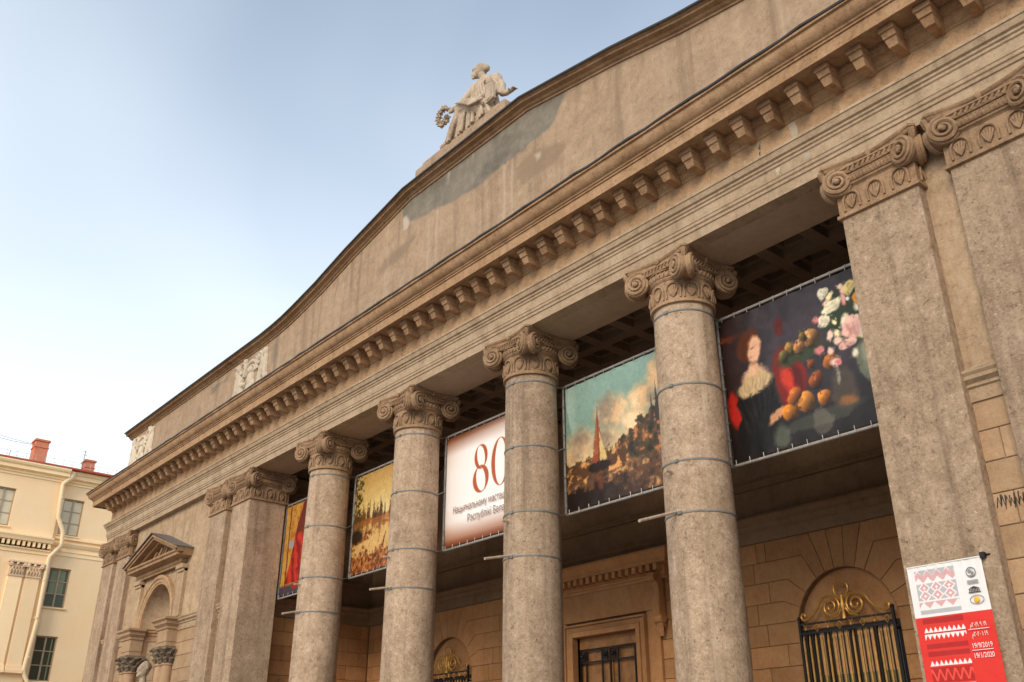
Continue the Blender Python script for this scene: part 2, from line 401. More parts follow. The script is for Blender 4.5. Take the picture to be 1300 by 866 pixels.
# string course round the porch
bandp = [(-.02,6.26),(.03,6.26),(.03,6.48),(.07,6.5),(.07,6.54),(.12,6.6),(.12,6.66),(.2,6.74),(.2,6.78),(-.02,6.83)]
bd = MB(); pathin = [(10.9,1.25),(10.9,YB),(-10.9,YB),(-10.9,1.25)]
bd.sweep(bandp, [(-10.88,1.25),(-10.88,YB-.01),(10.88,YB-.01),(10.88,1.25)])
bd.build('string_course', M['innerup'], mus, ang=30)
b2 = MB(); b2.sweep([(-.02,7.42),(.05,7.42),(.05,7.47),(.09,7.52),(.09,7.56),(-.02,7.58)], [(-10.88,1.25),(-10.88,YB-.01),(10.88,YB-.01),(10.88,1.25)])
b2.sweep([(-.02,9.9),(.05,9.9),(.05,10.1),(.08,10.12),(.08,10.35),(.16,10.45),(.2,10.55),(.2,10.6),(-.02,10.62)], [(-10.88,1.25),(-10.88,YB-.01),(10.88,YB-.01),(10.88,1.25)])
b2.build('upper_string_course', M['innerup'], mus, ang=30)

# --- coffered ceiling
cf = MB(); NX, NY = 22, 4; px, py = 21.56/NX, (YB-1.25)/NY
def frame(mb, x0,x1,y0,y1,z, X0,X1,Y0,Y1,Z):
    mb.add([(x0,y0,z),(x1,y0,z),(x1,y1,z),(x0,y1,z),(X0,Y0,Z),(X1,Y0,Z),(X1,Y1,Z),(X0,Y1,Z)], [(0,1,5,4),(1,2,6,5),(2,3,7,6),(3,0,4,7)])
for i in range(NX):
    for j in range(NY):
        x0 = -10.78+i*px; y0 = 1.25+j*py; q = [x0,x0+px,y0,y0+py]; z = 10.7
        def ins(d): return [q[0]+d,q[1]-d,q[2]+d,q[3]-d]
        steps = [(0,10.7),(.13,10.7),(.15,10.86),(.24,10.87),(.26,10.99),(.33,11.0),(.35,11.06)]
        for (d,za),(e,zb) in zip(steps,steps[1:]): frame(cf,*ins(d),za,*ins(e),zb)
        a = ins(.35); cf.add([(a[0],a[2],11.06),(a[1],a[2],11.06),(a[1],a[3],11.06),(a[0],a[3],11.06)],[(0,1,2,3)])
cf.box(-10.9,10.9,1.2,5.3,11.1,11.2)
for s in (-1,1):
    x0,x1 = sorted((s*10.78,s*10.9)); cf.box(x0,x1,1.25,YB,10.69,10.8)
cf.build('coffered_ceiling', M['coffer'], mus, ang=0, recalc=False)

# --- wings: wall, ashlar, belt
NCX = -17.4; NR = 1.38; NZS = 6.62
for s in (-1,1):
    wg = MB(); x0, x1 = sorted((s*11.45, s*(EX-.05)))
    cx = NCX if s < 0 else -NCX
    panel_arch(wg, x0, x1, 6.2, 10.6, cx, NR, NZS, .2, 1.6)
    wg.box(x0, cx-NR, .225, 1.6, FL, 6.2); wg.box(cx+NR, x1, .225, 1.6, FL, 6.2)
    wg.build('wing_wall', M['facade'], mus, ang=0)
    for (a,b) in ((11.6,12.1),(13.4,16.02),(18.78,20.85),(22.2,22.65)):
        wa = MB(); p,q = sorted((s*a,s*b)); ashlar(wa, p, q, FL, 6.2, .43, .95, XZ(.2), seed=int(a*10))
        wa.build('wing_ashlar', M['blocks'], mus, ang=0)
    prof = [(-.05,6.18),(.03,6.18),(.03,6.36),(.06,6.38),(.06,6.42),(.12,6.47),(.12,6.52),(.15,6.56),(.15,6.6),(-.05,6.66)]
    for (a,b) in ((11.6,12.1),(13.4,15.35),(19.45,20.85),(22.2,22.65)):
        bt = MB(); p,q = sorted((s*a,s*b)); bt.sweep(prof, [(p,.2),(q,.2)])
        bt.build('belt_course', M['facade'], mus, ang=30)

# --- niche (curved recess behind the arch), one per wing
def make_niche(cx, name='niche'):
    nm = MB(); n, m = 24, 10; dep = .95
    ang = [PI*i/n for i in range(n+1)]
    rows = [[(cx+NR*math.cos(a), .2+dep*math.sin(a), z) for a in ang] for z in (FL,2,4,6.18)]
    nm.loft(rows, caps=False, closed=False)
    dome = [[(cx+NR*math.cos(a)*math.cos(e), .2+dep*math.sin(a)*math.cos(e), NZS+NR*math.sin(e)) for a in ang] for e in [PI/2*k/m for k in range(m)]]
    dome = [[(cx+NR*math.cos(a), .2+dep*math.sin(a), 6.18) for a in ang]] + dome + [[(cx,.2,NZS+NR)]*(n+1)]
    nm.loft(dome, caps=False, closed=False)
    o = nm.build(name, M['facade'], mus, ang=50, recalc=False)
    # impost moulding running round the hollow
    im = MB(); prof = [(0,6.2),(.04,6.2),(.04,6.36),(.08,6.4),(.08,6.45),(.15,6.5),(.15,6.55),(.2,6.59),(.2,6.63),(0,6.64)]
    rings = []
    for a in ang:
        rings.append([(cx+(NR-q)*math.cos(a), .2+(dep-q)*math.sin(a), z) for q,z in prof])
    im.loft(rings); im.build('impost', M['trim'], o, ang=30)
    # joints of the hollow
    jt = MB()
    for k in range(1,6):
        z = 6.18-.43*k; ring = [(cx+(NR-.004)*math.cos(a), .2+(dep-.004)*math.sin(a), z) for a in ang]; jt.tube(ring, .008, 4)
        for i in range(k%2+2, n-1, 4):
            a = ang[i]; jt.tube([(cx+(NR-.004)*math.cos(a), .2+(dep-.004)*math.sin(a), z+t) for t in (0,.43)], .008, 4)
    jt.build('joint_lines', M['mortar'], o, ang=0)
    # archivolt
    av = MB(); rings = []
    for i in range(37):
        a = PI*i/36
        rings.append([(cx+r*math.cos(a), y, NZS+r*math.sin(a)) for r,y in ((NR-.01,.22),(NR-.01,.13),(NR+.05,.12),(NR+.06,.1),(NR+.16,.09),(NR+.18,.05),(NR+.26,.03),(NR+.3,.06),(NR+.31,.22))])
    av.loft(rings); av.build('archivolt', M['entab'], o, ang=30)
    # pediment
    pd = MB(); hw = 2.02; zb = 8.62
    hp = [(-.06,8.36),(.05,8.36),(.05,8.42),(.1,8.46),(.1,8.56),(.3,8.6),(.36,8.62),(.36,8.7),(.42,8.74),(.42,8.8),(-.06,8.82)]
    pd.sweep(hp, [(cx-hw,1.2),(cx-hw,.08),(cx+hw,.08),(cx+hw,1.2)])
    apex = 9.66
    for s in (-1,1):
        # raking cornice
        dx, dz = hw+.5, apex-8.83; L = math.hypot(dx,dz); ux,uz = -s*dx/L, dz/L; nx,nz = (uz if s > 0 else -uz), abs(ux)
        nx, nz = s*dz/L, dx/L
        base = (cx+s*(hw+.5), 8.8)
        for t0,t1,y in ((-.02,.06,-.4),(-.1,-.02,-.34),(-.2,-.1,-.12)):
            a = (base[0]+nx*t0, base[1]+nz*t0); b = (base[0]+nx*t1, base[1]+nz*t1)
            # cut at the middle plane x=cx
            def hit(p): k = (cx-p[0])/(ux*1.0); return (cx, p[1]+uz*k)
            pd.prism([a,hit(a),hit(b),b], lambda A,B,D: (A,D,B), y, .21)
    pd.build('pediment', M['trim'], o, ang=30)
    tp = MB()
    tp.prism([(cx-hw+.1,8.82),(cx+hw-.1,8.82),(cx,9.5)], lambda A,B,D: (A,D,B), .12, .21)
    # three dark slats of the open tympanum
    tp.build('tympanum', M['innerup'], o, ang=0)
    rb = MB()
    for k in range(3):
        x = cx-.55+.5*k; rb.tube([(x-.3,.02,8.84),(x+.12,.02,9.26-.1*abs(k-1))], .05, 6)
    rb.build('tympanum_rib', M['trim'], o)
    for s in (-1,1):
        rf = MB()
        rf.add([(cx,-.46,apex+.085),(cx+s*(hw+.56),-.46,8.855),(cx+s*(hw+.56),.21,8.855),(cx,.21,apex+.085),(cx,-.46,apex+.1),(cx+s*(hw+.56),-.46,8.87),(cx+s*(hw+.56),.21,8.87),(cx,.21,apex+.1)],
               [(0,1,2,3),(4,5,6,7),(0,1,5,4),(1,2,6,5),(3,2,6,7)])
        rf.build('pediment_roof', M['roofmetal'], o, ang=0)
    for s in (-1,1):
        sp = MB()
        x0,x1 = sorted((cx+s*1.72, cx+s*2.25)); sp.box(x0,x1,.08,.21,6.64,8.36)
        # corbel under the pediment
        x0,x1 = sorted((cx+s*1.68, cx+s*2.29)); sp.box(x0,x1,-.02,.2,8.22,8.36); sp.box(x0+.04,x1-.04,.03,.2,8.12,8.22)
        sp.build('pilaster_strip', M['facade'], o, ang=0, bevel=.008)
    # blocks of entablature over the columns, half columns, capitals in darker stone
    for s in (-1,1):
        bb = MB(); prof = [(-.05,5.68),(.02,5.68),(.02,5.82),(.04,5.83),(.04,6.2),(.08,6.23),(.08,6.3),(.16,6.38),(.16,6.46),(.24,6.52),(.24,6.58),(-.05,6.64)]
        x0,x1 = sorted((cx+s*1.3, cx+s*2.1)); 
        bb.sweep(prof, [(x0,.7),(x0,-.1),(x1,-.1),(x1,.3)]); bb.box(x0,x1,-.1,.7,5.68,6.63)
        bb.build('entablature_block', M['blocks'], o, ang=30)
        for px_,r in ((cx+s*1.5,.24),(cx+s*1.95,.2)):
            hc = MB(); hc.lathe([(r*1.25,FL),(r*1.25,FL+.2),(r*1.05,FL+.3),(r,FL+.35),(r,3.2),(r*.9,5.08),(r*1.08,5.1),(r*1.08,5.15),(r*.9,5.17)], 20, (px_,.1,0))
            hco = hc.build('half_column', M['blocks'], o)
        for px_,r in ((cx+s*1.5,.25),(cx+s*1.95,.2)):
            kc = MB(); kc.lathe([(r*.9,5.14),(r*.95,5.4),(r*1.3,5.6),(r*1.3,5.62)], 16, (px_,.1,0))
            kc.box(px_-r*1.35,px_+r*1.35,.1-r*1.35,.1+r*1.35,5.6,5.678)
            rr = random.Random(int(px_*100))
            for tier,(z0,z1,k,bul) in enumerate(((5.15,5.32,8,.07),(5.27,5.47,8,.12),(5.4,5.6,8,.2))):
                for q in range(k):
                    a = 2*PI*(q+.5*tier)/k; d = Vector((math.cos(a),math.sin(a),0)); tn = Vector((-d.y,d.x,0))
                    for off in (-.035,0,.035):
                        p0 = Vector((px_,.1,z0))+d*r*.95+tn*off*.7; p1 = Vector((px_,.1,(z0+z1)/2))+d*(r+.04)+tn*off; p2 = Vector((px_,.1,z1))+d*(r+bul)+tn*off*.9; p3 = p2+d*.04+Vector((0,0,-.05))
                        kc.tube([p0,p1,p2,p3],[.03,.035,.035,.02],5)
            kc.build('leafy_capital', M['darkcap'], o, ang=40)
    return o
make_niche(NCX); make_niche(-NCX)

# --- entablature
path = [(-EX,28),(-EX,0),(EX,0),(EX,28)]
ar = MB()
ar.sweep([(-.6,10.55),(0,10.55),(0,10.73),(.025,10.745),(.025,10.8),(.05,10.82),(.05,10.87),(.065,10.885),(.065,11.07),(.09,11.09),(.09,11.13),(.12,11.15),(.12,11.19),(.16,11.21),(.19,11.3),(.21,11.31),(.21,11.36),(-.6,11.385)], path)
ar.build('architrave', M['fascia'], mus, ang=25)
sf = MB(); sf.box(-10.9,10.9,.3,1.25,10.548,11.3); sf.build('soffit_beam', M['soffit'], mus, ang=0, bevel=.01)
fr = MB(); fr.sweep([(-.6,11.37),(-.002,11.37),(-.002,11.84),(.025,11.855),(.025,11.9),(.06,11.93),(.09,11.97),(.09,12.0),(.12,12.02),(.12,12.22),(-.6,12.22)], path)
fr.build('frieze', M['entab'], mus, ang=25)
cr = MB(); cr.sweep([(-.6,12.19),(.63,12.17),(.63,12.13),(.66,12.13),(.66,12.36),(.69,12.365),(.69,12.4),(.72,12.41),(.73,12.44),(.78,12.46),(.84,12.52),(.87,12.6),(.875,12.64),(.92,12.65),(.92,12.71),(-.6,12.9)], path)
cor = cr.build('cornice', M['trim'], mus, ang=25)
fl = MB(); rnd = random.Random(4)
# sheet flashing with a slightly wavy lip
seg = 130; top = []; 
for k in range(seg):
    xa = -EX-.95+(2*EX+1.9)*k/seg; xb = -EX-.95+(2*EX+1.9)*(k+1)/seg
    top.append((xa,xb))
zz = [12.725+.006*math.sin(k*1.7)+.009*rnd.uniform(-1,1) for k in range(seg+1)]; yy = [-.935-.02*rnd.random() for k in range(seg+1)]
rings = []
for k in range(seg+1):
    x = -EX-.95+(2*EX+1.9)*k/seg
    rings.append([(x,.34,12.96),(x,yy[k],zz[k]+.015),(x,yy[k],zz[k]-.03),(x,yy[k]+.02,zz[k]-.028),(x,yy[k]+.05,zz[k]+.0),(x,.34,12.93)])
fl.loft(rings); fl.build('flashing', M['flash'], mus, ang=20)
# modillions
mo = MB()
def frust(mb, x0,x1,ya,yb,z0, X0,X1,Ya,Yb,z1):
    mb.add([(x0,ya,z0),(x1,ya,z0),(x1,yb,z0),(x0,yb,z0),(X0,Ya,z1),(X1,Ya,z1),(X1,Yb,z1),(X0,Yb,z1)],[(0,3,2,1),(4,5,6,7),(0,1,5,4),(1,2,6,5),(2,3,7,6),(3,0,4,7)])
mo.box(-.135,.135,-.50,0,-.10,0); frust(mo,-.108,.108,-.43,0,-.2,-.12,.12,-.465,0,-.10); frust(mo,-.08,.08,-.34,0,-.34,-.103,.103,-.405,0,-.2)
SPC = .5785; nmod = 82; m0 = None
for i in range(nmod):
    x = (i-(nmod-1)/2)*SPC
    if m0 is None: m0 = mo.build('modillion', M['trim'], cor, ang=0, bevel=.008, loc=(x,-.0,12.165))
    else: q = dup(m0, cor, (x+rnd.uniform(-.008,.008),rnd.uniform(-.012,.012),12.165)); q.rotation_euler = (rnd.uniform(-.015,.015),rnd.uniform(-.015,.015),rnd.uniform(-.02,.02)); q.scale = (rnd.uniform(.95,1.05),rnd.uniform(.95,1.03),rnd.uniform(.95,1.03))
zb = MB(); zb.sweep([(-.3,12.0),(.17,12.02),(.17,12.08),(.2,12.1),(.2,12.168),(-.3,12.168)], path); zb.build('bed_moulding', M['trim'], cor, ang=25)

# --- attic wall with the stepped outline
prof = [(-EX,15.44),(-11.2,15.46),(-10.3,15.5),(-9.6,15.56),(-8.85,15.67),(-7.45,15.92),(-5.64,16.35),(-2.57,16.93),(2.57,16.93)]
prof = prof + [(-a,b) for a,b in prof[:-2][::-1]]
AY = .3
aw = MB()
for (xa,za),(xb,zb_) in zip(prof,prof[1:]):
    aw.prism([(xa,12.5),(xb,12.5),(xb,zb_-.06),(xa,za-.06)], lambda A,B,D: (A,D,B), AY, AY+1.0)
def zprof(x):
    for (xa,za),(xb,zb_) in zip(prof,prof[1:]):
        if xa <= x <= xb: return za+(zb_-za)*(x-xa)/(xb-xa)
    return prof[0][1]
nx_, nz_ = 620, 110; xs_ = np.linspace(-17.5,9.5,nx_+1); X_g = np.tile(xs_,(nz_+1,1)); tops = np.array([zprof(x)-.07 for x in xs_])
Z_g = 12.9+(tops[None,:]-12.9)*np.linspace(0,1,nz_+1)[:,None]
def vnoise(shape, cell, seed):
    rs = np.random.RandomState(seed); ny,nx = shape; gy,gx = int(ny/cell)+3, int(nx/cell)+3
    g_ = rs.rand(gy,gx); y = np.arange(ny)/cell; x = np.arange(nx)/cell
    y0 = y.astype(int); x0 = x.astype(int); fy = y-y0; fx = x-x0; fy = fy*fy*(3-2*fy); fx = fx*fx*(3-2*fx)
    a = g_[np.ix_(y0,x0)]; b = g_[np.ix_(y0,x0+1)]; c = g_[np.ix_(y0+1,x0)]; d = g_[np.ix_(y0+1,x0+1)]
    return (a*(1-fx)+b*fx)*(1-fy)[:,None]+(c*(1-fx)+d*fx)*fy[:,None]
def fbm(shape, cell, seed, o=4):
    r = np.zeros(shape); a = .5; t = 0
    for k in range(o): r += a*vnoise(shape, max(1.5,cell/2**k), seed+k); t += a; a *= .55
    return r/t
def sdf(poly):
    d = np.full(X_g.shape, 1e9); ins = np.zeros(X_g.shape, bool)
    for i in range(len(poly)):
        (x1,y1),(x2,y2) = poly[i-1], poly[i]; ex,ey = x2-x1,y2-y1
        t = np.clip(((X_g-x1)*ex+(Z_g-y1)*ey)/(ex*ex+ey*ey),0,1); d = np.minimum(d, np.hypot(X_g-x1-t*ex, Z_g-y1-t*ey))
        if abs(ey) > 1e-9: ins ^= ((y1 > Z_g) != (y2 > Z_g)) & (X_g < ex*(Z_g-y1)/ey+x1)
    return np.where(ins, d, -d)
FN = (fbm(X_g.shape,16,301,5)-.5); FN2 = fbm(X_g.shape,9,311,4)
def soft(poly, rough=.5, width=.07): return np.clip((sdf(poly)+FN*rough)/width,0,1)
gm_ = soft([(-3.02,16.75),(-2.98,15.8),(-2.2,15.88),(-1.55,15.66),(-.6,15.6),(.35,15.5),(1.4,15.54),(2.37,15.5),(3.0,15.58),(3.5,15.78),(3.8,16.12),(4.15,16.5),(2.6,17.0),(0,17.0)], .42, .09)
gm_ = np.maximum(gm_, .8*soft([(-15.7,15.1),(-14.1,15.12),(-14.2,14.75),(-15.7,14.7)], .4, .15)); gm_ = np.maximum(gm_, .5*soft([(-10.85,15.1),(-10.2,15.25),(-10.05,14.3),(-10.75,14.1)], .3, .2))
br_ = .75*soft([(1.9,15.3),(2.8,15.42),(3.9,15.15),(4.0,14.85),(3.4,14.55),(2.3,14.68)], .4, .12)
br_ = np.maximum(br_, .8*soft([(-4.4,15.2),(-3.2,15.35),(-2.15,15.58),(-2.1,15.15),(-2.9,14.9),(-4.3,14.82)], .5, .15)); br_ = np.maximum(br_, .6*np.clip((FN2-.56)*8,0,1)*np.clip((Z_g-(tops[None,:]-.9))/.9,0,1))
for x,zt,zl,w_ in ((4.3,16.4,15.7,.2),(4.9,16.25,15.5,.12),(5.6,16.1,15.3,.16),(6.3,15.9,15.3,.1),(-6.6,15.8,14.8,.1)):
    br_ = np.maximum(br_, .8*np.clip(1-np.abs(X_g-x+FN*.3)/w_,0,1)*np.clip((Z_g-zl)/.4,0,1))
pl_ = soft([(-2.99,16.3),(-2.97,15.7),(-2.62,15.72),(-2.5,15.95),(-2.75,16.25)], .25, .1)*.9
pl_ = np.maximum(pl_, .8*soft([(2.72,15.28),(3.02,15.26),(3.04,15.03),(2.84,15.0)], .15, .12))
for x,zt,zl,w_,a_ in ((.3,16.75,16.3,.05,.8),(-.75,16.72,16.2,.06,.9),(-.5,16.7,16.45,.04,.7),(1.62,15.6,13.2,.06,.5),(1.92,15.6,13.3,.05,.45),(-1.6,15.6,13.3,.05,.4),(-1.25,15.65,13.5,.05,.4),(-3.6,15.6,13.6,.06,.25),(.4,15.5,14.2,.05,.25),(6.9,15.9,13.9,.07,.2)):
    pl_ = np.maximum(pl_, a_*np.clip(1.3-np.abs(X_g-x+FN*.12)/w_,0,1)*np.clip((Z_g-zl)/.7,0,1)*(Z_g < zt)*np.clip(.35+FN2,0,1))
n0 = len(aw.v)
aw.add([(X_g[j,i], AY-.003, Z_g[j,i]) for j in range(nz_+1) for i in range(nx_+1)], [(j*(nx_+1)+i,j*(nx_+1)+i+1,(j+1)*(nx_+1)+i+1,(j+1)*(nx_+1)+i) for j in range(nz_) for i in range(nx_)])
awo = aw.build('attic_wall', M['attic'], mus, ang=0)
at_ = awo.data.attributes.new('repair','FLOAT_COLOR','POINT'); dat = np.zeros((len(aw.v),4),np.float32); dat[:,3] = 1
dat[n0:,0] = gm_.ravel(); dat[n0:,1] = br_.ravel(); dat[n0:,2] = pl_.ravel(); at_.data.foreach_set('color', dat.ravel())
def along(mb, pr, pts):
    """pr [(p,t)]: p proud of attic face, t below the top line; mitred along the outline"""
    rings = []
    for i,(x,z) in enumerate(pts):
        a = Vector(pts[max(i-1,0)]); b = Vector(pts[i]); c = Vector(pts[min(i+1,len(pts)-1)])
        d1 = (b-a).normalized() if i else (c-b).normalized(); d2 = (c-b).normalized() if i < len(pts)-1 else d1
        n1 = Vector((-d1.y,d1.x)); n2 = Vector((-d2.y,d2.x)); m = (n1+n2)/(1+n1.dot(n2))
        rings.append([(x+m.x*t, AY-p, z+m.y*t) for p,t in pr])
    mb.loft(rings)
pe = [(prof[0][0]-.28,prof[0][1])]+prof[1:-1]+[(prof[-1][0]+.28,prof[-1][1])]
ac = MB(); along(ac, [(-1.0,-.24),(.04,-.24),(.04,-.19),(.09,-.17),(.12,-.12),(.24,-.105),(.24,-.05),(.28,-.03),(.3,.0),(-1.0,.02)], pe)
# end return
ac.build('attic_cornice', M['trim'], mus, ang=25)
af = MB(); along(af, [(-1.02,.022),(.33,.003),(.33,-.03),(.345,-.03),(.345,.02),(-1.02,.045)], pe); af.build('attic_flashing', M['flash'], mus, ang=20)
# --- repairs and stains on the attic
def patch(pts, m, name, y=AY-.004, th=.004, jag=.05, seed=0, parent=None):
    rnd = random.Random(seed); out = []
    n = len(pts)
    def frac(a,b,amp,d):
        if d == 0 or (b-a).length < .03: return [a]
        m = (a+b)/2; q = (b-a).normalized(); m = m+Vector((-q.y,q.x))*rnd.uniform(-1,1)*amp
        return frac(a,m,amp*.58,d-1)+frac(m,b,amp*.58,d-1)
    for i in range(n):
        a = Vector(pts[i]); b = Vector(pts[(i+1)%n]); out += [(p.x,p.y) for p in frac(a,b,min(jag*3,(b-a).length*.16),6)]
    mb = MB(); mb.prism(out, lambda A,B,D: (A,D,B), y, y+th+.002); return mb.build(name, m, parent or mus, ang=0)
for k,(x,z0,z1,wd,y) in enumerate(((9.05,11.84,11.42,.03,-.006),(9.75,11.84,11.42,.045,-.006),(9.4,11.05,10.9,.05,-.072),(10.0,11.05,10.9,.06,-.072),(8.75,11.6,11.42,.03,-.006))):
    patch([(x-wd,z0),(x+wd,z0),(x+wd*.7,z1),(x-wd*.6,z1)], M['leak'], 'leak_stain', y=y, seed=40+k, jag=.025)

# --- relief panels
def hfield(u,v,seed):
    rnd = random.Random(seed); h = np.zeros_like(u)
    def blob(cx,cy,rx,ry,a,rot=0):
        c,s_ = math.cos(rot),math.sin(rot); x = (u-cx)*c+(v-cy)*s_; y = -(u-cx)*s_+(v-cy)*c
        return a*np.clip(1-((x/rx)**2+(y/ry)**2),0,1)**.5
    def arc(cx,cy,r,wd,a0,a1,a):
        d = np.abs(np.hypot(u-cx,v-cy)-r); an = np.mod(np.arctan2(v-cy,u-cx)-a0,2*PI)
        return np.where(an < (a1-a0), a*np.clip(1-(d/wd)**2,0,1)**.5, 0)
    P = [blob(1.3,.62,.2,.27,.13), blob(1.3,.92,.13,.14,.16), blob(1.3,.35,.3,.3,.1), arc(1.3,.72,.5,.07,.2,PI-.2,.1), arc(1.3,.72,.36,.04,.3,PI-.3,.08)]
    for s in (-1,1):
        P += [blob(1.3+s*.75,.6,.17,.55,.12,-s*.25), blob(1.3+s*1.02,.75,.11,.6,.11,s*.08), blob(1.3+s*.6,.3,.2,.12,.1,s*.5), blob(1.3+s*.95,1.25,.13,.16,.13), blob(1.3+s*.98,.2,.22,.12,.11,-s*.3), arc(1.3+s*.62,1.15,.18,.05,0,2*PI,.1), arc(1.3+s*1.0,.35,.15,.05,0,2*PI,.1)]
        for k in range(9): P.append(blob(1.3+s*rnd.uniform(.15,1.2), rnd.uniform(.05,1.4), rnd.uniform(.05,.12), rnd.uniform(.06,.2), rnd.uniform(.06,.12), rnd.uniform(0,3)))
    for p in P: h = np.maximum(h,p)
    return h
def relief(cx, seed):
    nu,nv = 130,84; W_,H_ = 2.75,1.68
    U,V = np.meshgrid(np.linspace(0,W_,nu+1),np.linspace(0,H_,nv+1)); h = hfield(U*2.6/W_,V*1.5/H_,seed)
    mb = MB(); z0 = 13.52
    vs = [(cx-W_/2+U[j,i], AY-.012-h[j,i], z0+V[j,i]) for j in range(nv+1) for i in range(nu+1)]
    fs = [(j*(nu+1)+i,j*(nu+1)+i+1,(j+1)*(nu+1)+i+1,(j+1)*(nu+1)+i) for j in range(nv) for i in range(nu)
          if max(h[j,i],h[j,i+1],h[j+1,i],h[j+1,i+1]) > .004]
    mb.add(vs, fs); mb.build('relief_panel', M['relief'], mus, ang=60)
for cx,sd_ in ((-22.45,1),(-12.15,2),(12.15,2),(22.45,1)): relief(cx, sd_)

# --- roof behind the attic
rf = MB(); rf.prism([(1.25,15.0),(14,18.5),(30,15.0)], lambda a,b,d: (d,a,b), -EX,EX); rf.build('roof', M['roofmetal'], mus, ang=0)

